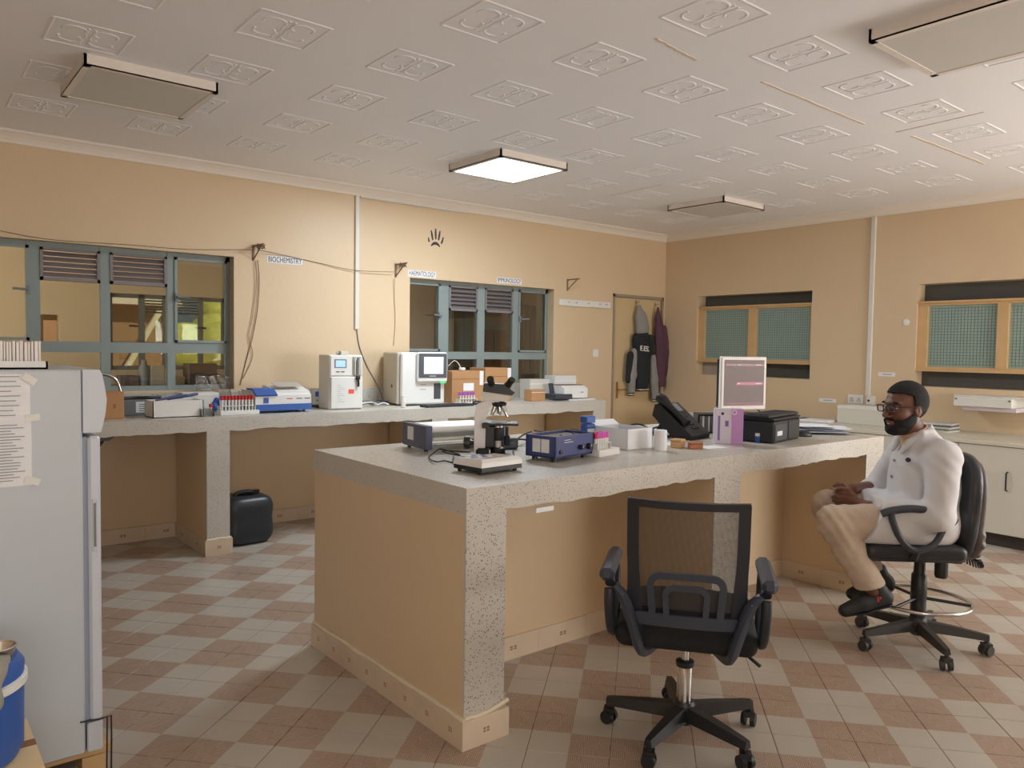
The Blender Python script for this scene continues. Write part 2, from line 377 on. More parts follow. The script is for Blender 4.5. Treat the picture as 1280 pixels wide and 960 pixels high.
# ------------------------------------------------------------------ implicit surfaces (people, cloth, cushions)
class SDF:
    def __init__(s, lo, hi, h):
        s.lo = np.array(lo, float); s.h = h; s.n = np.ceil((np.array(hi)-s.lo)/h).astype(int)+1
        s.d = np.full(s.n, 1.0, np.float32)
    def win(s, lo, hi):
        a = np.clip(np.floor((np.array(lo)-s.lo)/s.h).astype(int), 0, s.n); b = np.clip(np.ceil((np.array(hi)-s.lo)/s.h).astype(int)+1, 0, s.n)
        sl = tuple(slice(a[i], b[i]) for i in range(3))
        g = [s.lo[i]+s.h*np.arange(a[i], b[i]) for i in range(3)]
        return sl, np.stack(np.meshgrid(*g, indexing='ij'), -1).astype(np.float32)
    def _mix(s, sl, d, k, op):
        if d.size == 0: return
        o = s.d[sl]
        if op == 'sub': d = -d
        if op == 'union':
            if k > 0: hh = np.clip(0.5+0.5*(o-d)/k, 0, 1); r = o*(1-hh)+d*hh-k*hh*(1-hh)
            else: r = np.minimum(o, d)
        else:
            if k > 0: hh = np.clip(0.5-0.5*(o-d)/k, 0, 1); r = o*(1-hh)+d*hh+k*hh*(1-hh)
            else: r = np.maximum(o, d)
        s.d[sl] = r
    def cone(s, a, b, ra, rb=None, k=0.02, op='union'):
        rb = ra if rb is None else rb; a = np.array(a, float); b = np.array(b, float); m = max(ra, rb)+k+3*s.h+0.01
        sl, P = s.win(np.minimum(a, b)-m, np.maximum(a, b)+m)
        ab = b-a; L = ab@ab+1e-12; t = np.clip(((P-a)@ab)/L, 0, 1)
        d = np.linalg.norm(P-(a+t[..., None]*ab), axis=-1)-(ra+(rb-ra)*t); s._mix(sl, d.astype(np.float32), k, op)
    def chain(s, pts, rs, k=0.02):
        for i in range(len(pts)-1): s.cone(pts[i], pts[i+1], rs[i], rs[i+1], k)
    def ell(s, c, r, k=0.02, R=None, op='union', p=2.0):
        c = np.array(c, float); r = np.array(r, float); m = r.max()+k+3*s.h+0.01; sl, P = s.win(c-m, c+m); Q = P-c
        if R is not None: Q = Q@np.array(R)
        if p == 2.0:
            k0 = np.linalg.norm(Q/r, axis=-1); k1 = np.linalg.norm(Q/(r*r), axis=-1)+1e-9; d = k0*(k0-1)/k1
        else:
            k0 = (np.abs(Q/r)**p).sum(-1)**(1/p); d = (k0-1)*r.min()
        s._mix(sl, d.astype(np.float32), k, op)
    def box(s, c, hf, rad=0.0, k=0.0, R=None, op='union'):
        c = np.array(c, float); hf = np.array(hf, float); m = np.linalg.norm(hf)+k+3*s.h+0.01; sl, P = s.win(c-m, c+m); Q = P-c
        if R is not None: Q = Q@np.array(R)
        q = np.abs(Q)-hf+rad; d = np.linalg.norm(np.maximum(q, 0), axis=-1)+np.minimum(q.max(-1), 0)-rad; s._mix(sl, d.astype(np.float32), k, op)
    def plane(s, n, c, k=0.0):            # keep n.p < c
        sl, P = s.win(s.lo, s.lo+s.h*s.n); n = np.array(n, float); n = n/np.linalg.norm(n); s._mix(sl, (P@n-c).astype(np.float32), k, 'inter')
    def field(s, fn):
        sl, P = s.win(s.lo, s.lo+s.h*s.n); s.d[sl] = fn(P, s.d[sl])
    def mesh(s, name, mats, smooth=True, face_mat=None):
        d = s.d.copy(); d[0] = d[-1] = 1; d[:, 0] = d[:, -1] = 1; d[:, :, 0] = d[:, :, -1] = 1
        g = d < 0; c = np.zeros(tuple(x-1 for x in d.shape), np.int8); cs = [(i, j, k) for i in (0, 1) for j in (0, 1) for k in (0, 1)]
        sh = lambda A, o: A[o[0]:A.shape[0]-1+o[0], o[1]:A.shape[1]-1+o[1], o[2]:A.shape[2]-1+o[2]]
        for o in cs: c += sh(g, o)
        ix = np.argwhere((c > 0) & (c < 8)); idx = np.full(c.shape, -1, np.int64); idx[tuple(ix.T)] = np.arange(len(ix))
        val = {o: d[tuple((ix+np.array(o)).T)] for o in cs}; acc = np.zeros((len(ix), 3)); cnt = np.zeros(len(ix))
        for o in cs:
            for a in range(3):
                if o[a] == 0:
                    e = list(o); e[a] = 1; e = tuple(e); va, vb = val[o], val[e]; m = (va < 0) != (vb < 0)
                    t = va[m]/(va[m]-vb[m]); p = np.tile(np.array(o, float), (m.sum(), 1)); p[:, a] += t; acc[m] += p; cnt[m] += 1
        V = s.lo+s.h*(ix+acc/cnt[:, None]); F = []
        for a in range(3):
            b, e = (a+1) % 3, (a+2) % 3; o = [slice(None)]*3; o[a] = slice(0, -1); q = [slice(None)]*3; q[a] = slice(1, None)
            A, B = g[tuple(o)], g[tuple(q)]; w = np.argwhere(A != B); w = w[(w[:, b] > 0) & (w[:, e] > 0) & (w[:, b] < d.shape[b]-1) & (w[:, e] < d.shape[e]-1)]
            ub = np.zeros(3, int); ub[b] = 1; ue = np.zeros(3, int); ue[e] = 1
            q4 = [idx[tuple((w-x).T)] for x in (ub+ue, ue, 0*ub, ub)]; Q = np.stack(q4, 1); fl = A[tuple(w.T)]
            Q[~fl] = Q[~fl][:, ::-1]; F.append(Q)
        F = np.concatenate(F); F = F[(F >= 0).all(1)]
        me = bpy.data.meshes.new(name); me.from_pydata(V.tolist(), [], F.tolist())
        for mm in (mats if isinstance(mats, (list, tuple)) else [mats]): me.materials.append(mm)
        if face_mat is not None:
            cen = V[F].mean(1); me.polygons.foreach_set('material_index', face_mat(cen).astype(np.int32))
        me.update()
        if smooth: me.shade_smooth()
        return me
    def build(s, name, mats, parent=None, loc=None, rz=0.0, face_mat=None, lab=None):
        o = bpy.data.objects.new(name, s.mesh(name, mats, face_mat=face_mat)); COL.objects.link(o)
        if parent: o.parent = parent
        if loc is not None: o.location = loc
        if rz: o.rotation_euler = (0, 0, rz)
        if lab: o['label'] = lab
        return o
# ================================================================== the room
YB, XR, ZC, XL, YF = 6.09, 7.31, 2.83, -1.6, -1.7
random.seed(7)
def wall(name, m, axis, a0, a1, t0, t1, z0, z1, holes):
    us = sorted({a0, a1, *[h[0] for h in holes], *[h[1] for h in holes]}); zs = sorted({z0, z1, *[h[2] for h in holes], *[h[3] for h in holes]})
    b = MB()
    for i in range(len(us)-1):
        for j in range(len(zs)-1):
            cu, cz = (us[i]+us[i+1])/2, (zs[j]+zs[j+1])/2
            if any(h[0] < cu < h[1] and h[2] < cz < h[3] for h in holes): continue
            if axis == 'x': b.box(us[i], us[i+1], t0, t1, zs[j], zs[j+1])
            else: b.box(t0, t1, us[i], us[i+1], zs[j], zs[j+1])
    o = b.build(name, m)
    bm = bmesh.new(); bm.from_mesh(o.data); bmesh.ops.remove_doubles(bm, verts=bm.verts, dist=1e-5); bm.to_mesh(o.data); bm.free()
    return struct(o)
W1 = (0.34, 2.14, 1.10, 2.135); W2 = (3.74, 5.51, 1.10, 2.085)
DOOR = (6.41, 7.28, 0.0, 2.09)
WR1 = (4.19, 5.61, 1.185, 2.085); WR2 = (1.30, 3.16, 1.165, 2.09)
wall_back = wall('wall_back', PAINT, 'x', XL-0.2, XR+0.2, YB, YB+0.2, 0, ZC, [W1, W2, DOOR])
wall_right = wall('wall_right', PAINT, 'y', YF, YB, XR, XR+0.2, 0, ZC, [WR1, WR2, (-1.3, 0.2, 0, 2.2)])
wall_left = wall('wall_left', PAINT, 'y', YF, YB, XL-0.2, XL, 0, ZC, [])
FW = [(5.0, 7.0, 0.9, 2.15), (-1.3, 0.6, 0.9, 2.15)]  # second opening is an addition that goes with the west fill
wall_front = wall('wall_front', PAINT, 'x', XL-0.2, XR+0.2, YF-0.2, YF, 0, ZC, FW)

# floor: grout bed and square tiles laid on the diagonal
bed = MB(); bed.box(XL-0.2, XR+0.2, YF-0.2, YB+0.2, -0.12, -0.002); floor = struct(bed.build('floor', GROUT))
TS = 0.3001; TA = math.radians(45-3.65); TO = Vector((2.2354, 2.4753))
ea = Vector((math.cos(TA), math.sin(TA)))*TS; eb = Vector((-math.sin(TA), math.cos(TA)))*TS
def tile_geo(b, M, hs):
    c = 0.0014
    b.x = M
    k0 = len(b.v)
    b.add([(-hs, -hs, -0.006), (hs, -hs, -0.006), (hs, hs, -0.006), (-hs, hs, -0.006), (-hs, -hs, -c), (hs, -hs, -c), (hs, hs, -c), (-hs, hs, -c),
           (-hs+c, -hs+c, 0), (hs-c, -hs+c, 0), (hs-c, hs-c, 0), (-hs+c, hs-c, 0)],
          [(8, 9, 10, 11), (4, 5, 9, 8), (5, 6, 10, 9), (6, 7, 11, 10), (7, 4, 8, 11), (0, 1, 5, 4), (1, 2, 6, 5), (2, 3, 7, 6), (3, 0, 4, 7)])
    b.x = None
    return [(sx, sy) for (sx, sy) in [(-1, -1), (1, -1), (1, 1), (-1, 1)]*3]
def set_uv(me, uvs):
    l = me.uv_layers.new(name='uv')
    vi = np.empty(len(me.loops), np.int32); me.loops.foreach_get('vertex_index', vi)
    l.data.foreach_set('uv', np.array(uvs, np.float32)[vi].ravel())
HS = TS/2-0.0013
tb = MB(); uvs = tile_geo(tb, None, HS); tile_me = tb.mesh('floor_tile', TILE); set_uv(tile_me, uvs)
cells = []
for i in range(-40, 41):
    for j in range(-40, 41):
        c = TO+ea*(i+0.5)+eb*(j+0.5)
        if XL-0.1 < c.x < XR+0.1 and YF-0.1 < c.y < YB+0.1:
            d = Vector((c.x, c.y, 0))-CP; z = d.dot(CF); vis = False
            if z > 0.5:
                u, v = 640+FPX*d.dot(CR)/z, 480-FPX*d.dot(CU)/z; vis = -60 < u < 1340 and v < 1010
            # hidden under cabinets, behind the island or behind the fridge
            if 6.65 < c.x or (1.75 < c.x < 4.6 and 2.9 < c.y < 3.45): vis = False
            cells.append((0 if vis else 1, (c-Vector((0, 0))).length, i, j, c))
cells.sort(key=lambda t: t[:4])
stuff = MB(); suv = []
for k, (inv, dist, i, j, c) in enumerate(cells):
    rot = TA+(0 if (i+j) % 2 == 0 else math.pi/2)
    if k < 300 and not inv:
        o = bpy.data.objects.new('floor_tile', tile_me); COL.objects.link(o); o.parent = floor
        o.location = (c.x, c.y, random.uniform(-0.0004, 0.0)); o.rotation_euler = (0, 0, rot)
    else:
        M = Matrix.Translation((c.x, c.y, 0)) @ Matrix.Rotation(rot, 4, 'Z'); suv += tile_geo(stuff, M, HS)
so = stuff.build('floor_tiles', TILE, floor); so['kind'] = 'stuff'; set_uv(so.data, suv)
bmx = bmesh.new(); bmx.from_mesh(so.data)      # trim the far tiles to the room
for co, no in (((XL-.1, 0, 0), (-1, 0, 0)), ((XR+.1, 0, 0), (1, 0, 0)), ((0, YF-.1, 0), (0, -1, 0)), ((0, YB+.1, 0), (0, 1, 0))):
    bmesh.ops.bisect_plane(bmx, geom=bmx.verts[:]+bmx.edges[:]+bmx.faces[:], plane_co=co, plane_no=no, clear_outer=True)
bmx.to_mesh(so.data); bmx.free()

# ceiling with pressed relief ornaments
cb = MB(); cb.box(XL-0.2, XR+0.2, YF-0.2, YB+0.2, ZC, ZC+0.1); ceiling = struct(cb.build('ceiling', CEILM))
rm = MB(); q = 0.155
def bead(pts, r=0.008, closed=False): rm.tube([(x, y, 0.0) for x, y in pts], r, 6, closed)
for a, b in (((-q, -q), (q, -q)), ((q, -q), (q, q)), ((q, q), (-q, q)), ((-q, q), (-q, -q))):
    bead([a, b], 0.0075)
for sx in (-1, 1):
    for sy in (-1, 1):
        pts = []
        for t in range(11):
            a = math.radians(-20+t*26); rr = 0.052
            pts.append((sx*(0.062+rr*math.cos(a)*0.95), sy*(0.060+rr*math.sin(a)*0.85)))
        bead(pts, 0.0065)
    bead([(sx*0.012, -0.11), (sx*0.02, -0.05), (sx*0.008, 0.0), (sx*0.02, 0.05), (sx*0.012, 0.11)], 0.006)
rm.v = [(x, y, z*0.55) for x, y, z in rm.v]
rmesh = rm.mesh('ceiling_relief', CEILM, 50)
LAMPS = [(1.085, 4.53), (3.645, 4.565), (6.10, 4.50), (3.595, 1.345)]
for i in range(-3, 11):
    for j in range(-8, 4):
        x, y = 0.745+0.643*i, 3.99+0.662*j
        if not (XL+0.2 < x < XR-0.18 and YF+0.2 < y < YB-0.2): continue
        if any(abs(x-lx) < 0.30 and abs(y-ly) < 0.30 for lx, ly in LAMPS): continue
        d = Vector((x, y, ZC))-CP; z = d.dot(CF)
        if z < 0.6: continue
        u, v = 640+FPX*d.dot(CR)/z, 480-FPX*d.dot(CU)/z
        if not (-90 < u < 1370 and v > -90): continue
        o = bpy.data.objects.new('ceiling_relief', rmesh); COL.objects.link(o); o.parent = ceiling; o.location = (x, y, ZC)
# patched joint lines between the boards
jm = mat('joint_filler', (214, 200, 184), 0.7, var=0.1, scale=30)
def joint(p0, p1, w):
    b = MB(); a = Vector(p0); e = Vector(p1); n = 14; d = (e-a); nn = Vector((-d.y, d.x)).normalized()
    top = [a+d*(i/n)+nn*(w*random.uniform(0.4, 1)) for i in range(n+1)]; bot = [a+d*(i/n)-nn*(w*random.uniform(0.4, 1)) for i in range(n+1)]
    vs = [(p.x, p.y, ZC-0.003) for p in top]+[(p.x, p.y, ZC-0.003) for p in bot]+[(p.x, p.y, ZC+0.002) for p in top]+[(p.x, p.y, ZC+0.002) for p in bot]
    N = n+1; fs = [(i, i+1, N+i+1, N+i) for i in range(n)]+[(i, 2*N+i, 2*N+i+1, i+1) for i in range(n)]+[(N+i, N+i+1, 3*N+i+1, 3*N+i) for i in range(n)]
    b.add(vs, fs).build('board_joint', jm, ceiling)
for a, e, w in (((820, 48), (870, 75), .012), ((952, 102), (1080, 155), .012), ((1140, 170), (1230, 205), .016), ((1120, 165), (1230, 140), .005), ((760, 245), (830, 230), .004)):
    A, E = at_z(*a, ZC), at_z(*e, ZC); joint((A.x, A.y), (E.x, E.y), w)

# cornices
def cornice(name, axis):
    prof = [(0, 0), (0.07, 0), (0.066, -0.012), (0.05, -0.022), (0.03, -0.042), (0.018, -0.062), (0.012, -0.08), (0, -0.08)]
    b = MB()
    if axis == 'back': b.prism([(YB-u, ZC+w) for u, w in prof], XL, XR, 'x')
    else: b.prism([(XR-u, ZC+w) for u, w in prof], YF, YB, 'y')
    return struct(b.build(name, CORN))
cornice('trim_1', 'back'); cornice('trim_2', 'right')

# skirting
def skirting(parent, p0, p1, out, h=0.107, L=0.157, t=0.015, nm='skirting_tile'):
    p0, p1, out = Vector((*p0, 0)), Vector((*p1, 0)), Vector((*out, 0)); d = p1-p0; n = max(1, round(d.length/L)); l = d.length/n; d.normalize()
    for i in range(n):
        b = MB(); a = p0+d*(i*l+0.0008); e = p0+d*((i+1)*l-0.0008); tt = t+random.uniform(-0.0015, 0.001)
        vs = [a, e, e+out*tt, a+out*tt]; z = Vector((0, 0, h+random.uniform(-0.001, 0.001)))
        fs = [(3, 2, 6, 7), (7, 6, 5, 4), (0, 3, 7, 4), (2, 1, 5, 6)]
        if d.cross(out).z > 0: fs = [f[::-1] for f in fs]
        b.add(vs+[v+z for v in vs], fs)
        o = b.build(nm, SKIRT, parent); set_uv(o.data, [(-1, -1), (1, -1), (1, -1), (-1, -1), (-1, 1), (1, 1), (1, 1), (-1, 1)])
bb = MB(); bb.box(XL, 6.40, YB-0.006, YB, 0, 0.103); bboard = struct(bb.build('baseboard_back', GROUT)); 
skirting(bboard, (0.3, YB-0.006), (5.30, YB-0.006), (0, -1), L=0.30)
bb = MB(); bb.box(XR-0.006, XR, YF, YB, 0, 0.103); bboard2 = struct(bb.build('baseboard_right', GROUT))

# ------------------------------------------------------------------ steel windows in the back wall
def steel_window(name, op, bars, louvre, rail, left_case, right_case, glassY=YB+0.115):
    x0, x1, z0, z1 = op; y0, y1 = glassY-0.018, glassY+0.018
    f = MB()
    f.box(x0, x1, y0, y1, z1-0.035, z1); f.box(x0, x1, y0, y1, z0, z0+0.035); f.box(x0, x0+0.03, y0, y1, z0, z1); f.box(x1-0.03, x1, y0, y1, z0, z1)
    for a, b in bars: f.box(a, b, y0-0.004, y1, z0, z1)
    f.box(x0, x1, y0-0.003, y1, rail[0], rail[1])
    root = struct(f.build(name, STEEL))
    xs = [x0+0.03]+[v for ab in bars for v in ab]+[x1-0.03]
    bays = [(xs[2*i], xs[2*i+1]) for i in range(len(xs)//2)]
    for i, (a, b) in enumerate(bays):
        bx('pane', GLASS, root, a, b, glassY-0.002, glassY+0.002, z0+0.035, rail[0])
        lv = i in louvre
        zt = louvre[i][0] if lv else z1-0.035
        bx('pane', GLASS, root, a, b, glassY-0.002, glassY+0.002, rail[1], zt)
        if lv:
            fr = MB(); zl, zh = louvre[i]
            fr.box(a, b, y0-0.012, y1, zl, zl+0.022); fr.box(a, b, y0-0.012, y1, zh-0.016, zh); fr.box(a, a+0.02, y0-0.012, y1, zl, zh); fr.box(b-0.02, b, y0-0.012, y1, zl, zh)
            fr.build('louvre_frame', mat('louvre_steel', (128, 124, 128), .5), root)
            n = 5; st = (zh-zl-0.045)/n
            for s in range(n):
                zz = zl+0.024+st*(s+0.5); b2 = MB(); b2.prism([(glassY-0.03, zz-st*0.5), (glassY-0.026, zz-st*0.5), (glassY+0.026, zz+st*0.48), (glassY+0.022, zz+st*0.48)], a+0.02, b-0.02, 'x')
                b2.build('louvre_slat', mat('louvre_steel', (128, 124, 128), .5), root)
    for (a, b, hx, sgn) in [c for c in (left_case, right_case) if c]:
        c = MB(); t = 0.02; zl, zh = rail[1]+0.004, z1-0.03
        c.box(a, a+t, y0-0.014, y0, zl, zh); c.box(b-t, b, y0-0.014, y0, zl, zh); c.box(a, b, y0-0.014, y0, zl, zl+t); c.box(a, b, y0-0.014, y0, zh-t, zh)
        c.build('casement_frame', STEEL, root)
        hh = MB(); zz = (zl+zh)/2+0.02; hh.box(hx-0.012, hx+0.012, y0-0.03, y0-0.012, zz-0.03, zz+0.03); hh.tube([(hx, y0-0.03, zz), (hx, y0-0.055, zz), (hx+sgn*0.09, y0-0.06, zz+0.004)], 0.008, 8)
        hh.build('window_handle', mat('handle_grey', (122, 130, 134), .5), root)
    return root
GY = YB+0.115
def wx(px, py=400): return at_y(px, py, GY).x
def wz(px, py): return at_y(px, py, GY).z
louv1 = (wz(160, 355), wz(160, 316)); rail1 = (wz(160, 441), wz(160, 428))
window_1 = steel_window('window_1', W1, [(wx(33), wx(50)), (wx(125), wx(137)), (wx(208), wx(218))], {1: (wz(88, 352), W1[3]-0.035), 2: (wz(172, 357), W1[3]-0.035)}, rail1,
    (0.37, wx(36), wx(36)-0.01, -1), (wx(217), W1[1]-0.025, wx(217)+0.012, 1))
rail2 = (wz(600, 449), wz(600, 440))
window_2 = steel_window('window_2', W2, [(wx(546), wx(559)), (wx(595), wx(604)), (wx(639), wx(647))], {1: (wz(578, 389), W2[3]-0.035), 2: (wz(620, 391), W2[3]-0.035)}, rail2,
    (3.77, wx(548), wx(548)-0.012, -1), (wx(646), W2[1]-0.025, wx(646)+0.012, 1))
# ------------------------------------------------------------------ pine-framed windows in the right wall
FROST = mat('frosted_green_glass', (150, 172, 164), 0.22, var=0.06, scale=3, spec=0.6)
MESHM = mat('steel_wire_mesh', (92, 112, 112), 0.6, var=0.0)
def pine_window(name, y0, y1, zlo, zhi, posts, op):
    xf = XR+0.03; t = 0.028; f = MB()
    f.box(xf, xf+0.05, y0, y1, zhi-0.03, zhi); f.box(xf, xf+0.05, y0, y1, zlo, zlo+0.03)
    root = struct(f.build(name, WOOD))
    for a, b in posts: bx('frame_post', WOOD, root, xf-0.006, xf+0.05, a, b, zlo+0.03, zhi-0.03)
    bx('sill_lip', WOOD, root, xf-0.02, xf, y0, y1, zlo-0.012, zlo+0.008); bx('head_lip', WOOD, root, xf-0.02, xf, y0, y1, zhi-0.008, zhi+0.01)
    ps = sorted(posts); 
    for i in range(len(ps)-1):
        a, b = ps[i][1], ps[i+1][0]
        bx('pane', FROST, root, xf+0.03, xf+0.034, a, b, zlo+0.03, zhi-0.03)
        w = MB(); n = int((b-a)/0.026); k = int((zhi-zlo-0.06)/0.026)
        for j in range(1, n): yy = a+(b-a)*j/n; w.box(xf+0.0285, xf+0.0302, yy-0.0016, yy+0.0016, zlo+0.045, zhi-0.045)
        for j in range(1, k): zz = zlo+0.03+(zhi-zlo-0.06)*j/k; w.box(xf+0.0285, xf+0.0302, a+0.012, b-0.012, zz-0.0016, zz+0.0016)
        wo = w.build('wire_mesh', MESHM, root); wo['kind'] = 'stuff'
    return root
window_3 = pine_window('window_3', 4.19, 5.61, 1.345, 1.955, [(5.53, 5.61), (4.85, 4.945), (4.19, 4.215)], WR1)
window_4 = pine_window('window_4', 1.30, 3.16, 1.315, 1.925, [(3.075, 3.16), (2.425, 2.51), (1.78, 1.86), (1.30, 1.36)], WR2)
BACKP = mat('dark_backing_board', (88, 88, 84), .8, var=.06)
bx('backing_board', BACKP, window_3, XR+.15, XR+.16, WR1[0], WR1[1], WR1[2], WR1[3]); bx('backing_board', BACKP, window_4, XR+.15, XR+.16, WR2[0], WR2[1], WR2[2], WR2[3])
# dark store room behind the right wall
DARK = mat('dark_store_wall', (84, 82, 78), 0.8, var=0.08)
sr = MB(); sr.box(XR+0.2, XR+2.4, 0.8, 0.9, 0, ZC); sr.box(XR+0.2, XR+2.4, 6.1, 6.2, 0, ZC); sr.box(XR+2.4, XR+2.5, 0.8, 6.2, 0, 2.35); sr.box(XR+0.2, XR+2.5, 0.8, 6.2, ZC, ZC+0.1); sr.box(XR+0.2, XR+2.5, 0.8, 6.2, -0.12, 0)  # far wall stops short: unseen gap added to admit sky light
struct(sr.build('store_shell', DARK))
# a grey panel leaning behind the lower gap of the far pine window
lp = MB(); lp.box(XR+0.125, XR+0.148, 4.85, 5.60, WR1[2], 1.34); lo_ = lp.build('plaster_panel', mat('grey_plaster', (170, 160, 144), .9, var=.2, scale=8)); tag(lo_, 'mottled grey panel standing behind gap under far pine window', 'panel')

# front wall windows (behind the photographer): steel frame bars, west one added to soften light
for i, (a, b, c, d) in enumerate(FW):
    f = MB(); y0, y1 = YF-0.16, YF-0.12
    f.box(a, b, y0, y1, d-0.04, d); f.box(a, b, y0, y1, c, c+0.04); f.box(a, a+0.04, y0, y1, c, d); f.box(b-0.04, b, y0, y1, c, d)
    for t in (0.25, 0.5, 0.75): f.box(a+(b-a)*t-0.025, a+(b-a)*t+0.025, y0, y1, c, d)
    struct(f.build('window_%d' % (5+i), STEEL))

# ------------------------------------------------------------------ door in the corner
dm = mat('cream_door_paint', (204, 180, 140), 0.45, var=0.06, scale=2)
jm2 = mat('grey_steel_door_frame', (150, 138, 124), 0.5, var=0.1)
db = MB(); db.box(DOOR[0]+0.03, DOOR[1]-0.03, YB+0.02, YB+0.06, 0.006, DOOR[3]-0.035); door_1 = struct(db.build('door_1', dm))
fr = MB(); fr.box(DOOR[0], DOOR[0]+0.027, YB-0.008, YB+0.12, 0, DOOR[3]); fr.box(DOOR[1]-0.027, DOOR[1], YB-0.008, YB+0.12, 0, DOOR[3]); fr.box(DOOR[0], DOOR[1], YB-0.008, YB+0.12, DOOR[3]-0.032, DOOR[3])
fr.build('door_frame', jm2, door_1)
BRASS = mat('worn_brass', (176, 132, 62), 0.4, 0.7)
h = MB(); h.rbox(6.505, 6.54, YB+0.014, YB+0.02, 0.90, 1.09, 0.002); h.tube([(6.522, YB+0.014, 1.0), (6.522, YB-0.03, 1.0), (6.535, YB-0.035, 1.0), (6.63, YB-0.035, 1.005)], 0.009, 8)
h.build('door_handle', BRASS, door_1, 40)
# ================================================================== built-in benches
HB, SB = 0.95, 0.852
def jag_slab(b, x0, x1, y0, y1, zt, zb, jag_front=True):
    n = int((x1-x0)/0.035); rows = []
    z = zb
    for i in range(n+1):
        z = zb+0.55*(z-zb)+random.uniform(-0.005, 0.005)
        x = x0+(x1-x0)*i/n; rows.append([(x, y0, zt), (x, y0, z if jag_front else zb), (x, y0+0.06, zb), (x, y1, zb), (x, y1, zt)])
    vs = [p for r in rows for p in r]; fs = []
    for i in range(n):
        for j in range(5):
            a, c = i*5+j, i*5+(j+1) % 5; fs.append((a, c, c+5, a+5))
    fs += [tuple(range(5))[::-1], tuple(range(n*5, n*5+5))]
    b.add(vs, fs)
IX0, IX1, IY0, IY1 = 1.606, 4.751, 2.22, 3.479
island = thing('island_bench', 'central island laboratory bench with speckled terrazzo top and cream walls', 'bench')
s = MB(); jag_slab(s, IX0, IX1, IY0, IY1, HB, SB); s.build('worktop', TERR, island, lab='speckled grey terrazzo slab')
bx('end_wall', PAINT, island, IX0+.001, 1.79, IY0+0.012, IY1-0.01, 0, SB-0.0004)
bx('end_column', TERR, island, IX0+.001, 1.79, IY0+.001, IY0+0.012, 0.10, SB+0.006)
bx('spine_wall', PAINT, island, 1.79, 4.54, 2.76, 2.92, 0, SB-0.0004)
bx('partition_wall', PAINT, island, 3.06, 3.27, IY0+0.012, 2.76, 0, SB-0.0004)
bx('partition_column', TERR, island, 3.06, 3.27, IY0+.001, IY0+0.012, 0.10, SB+0.006)
bx('end_wall', PAINT, island, 4.54, IX1-.001, IY0+0.012, IY1-0.01, 0, SB-0.0004)
bx('end_column', TERR, island, 4.54, IX1-.001, IY0+.001, IY0+0.012, 0.10, SB+0.006)
skirting(island, (IX0, IY0-0.015), (IX0, IY1-0.01), (-1, 0))
skirting(island, (IX0-0.015, IY0), (1.805, IY0), (0, -1), L=0.2)
skirting(island, (1.79, IY0), (1.79, 2.745), (1, 0), L=0.26)
skirting(island, (1.79, 2.76), (3.06, 2.76), (0, -1), L=0.31)
skirting(island, (3.27, 2.76), (4.54, 2.76), (0, -1), L=0.31)
skirting(island, (3.045, IY0), (3.285, IY0), (0, -1), L=0.24)
skirting(island, (3.06, 2.745), (3.06, IY0), (-1, 0), L=0.26)
skirting(island, (4.54, 2.745), (4.54, IY0-0.015), (-1, 0), L=0.26)
skirting(island, (4.525, IY0), (IX1, IY0), (0, -1), L=0.22)
# plaster fillet left on top of the skirting of the left end
CRM = mat('cream_plaster_bead', (220, 208, 184), 0.8, var=0.1, scale=30)
pf = MB(); pf.tube([(IX0-0.004, IY0-0.01+t*(IY1-IY0)/24, 0.109+random.uniform(-.002, .003)) for t in range(25)], 0.009, 6); pf.build('plaster_bead', CRM, island)
pf = MB(); pf.tube([(IX0+t*0.2/8, IY0-0.004, 0.109+0.02*(t/8)**3+random.uniform(-.002, .003)) for t in range(9)], 0.009, 6); pf.build('plaster_bead', CRM, island)
pt = MB(); p_ = at_y(672, 641, IY0+0.004); pt.box(p_.x-0.01, p_.x+0.08, IY0+0.0, IY0+0.012, SB-0.03, SB-0.012); pt.build('paper_tag', PAPER, island)

BY0 = 5.37; BX1 = 5.575
wb = thing('side_bench', 'long terrazzo laboratory bench built along wall under grey steel windows', 'bench')
s = MB(); jag_slab(s, -0.5, BX1, BY0, YB-0.003, HB, SB+0.004); s.build('worktop', TERR, wb)
us = MB(); us.box(-0.5, BX1, YB-0.02, YB-0.003, HB, 1.09); struct(us.build('trim_3', TERR))
for a, b in ((1.701, 1.857), (3.525, 3.685), (5.41, BX1)):
    bx('partition_wall', PAINT, wb, a, b, BY0+0.014, YB-0.022, 0, SB+0.0036)
    bx('end_column', TERR, wb, a, b, BY0+.001, BY0+0.014, 0.10, SB+0.01)
    skirting(wb, (a, YB-0.02), (a, BY0-0.015), (-1, 0), L=0.3); skirting(wb, (b, BY0), (b, YB-0.022), (1, 0), L=0.3); skirting(wb, (a-0.015, BY0), (b+0.015, BY0), (0, -1), L=0.19)
    pf = MB(); pf.tube([(a-0.006+t*(b-a+0.012)/6, BY0-0.005, 0.11+random.uniform(-.002, .003)) for t in range(7)], 0.008, 6); pf.build('plaster_bead', CRM, wb)

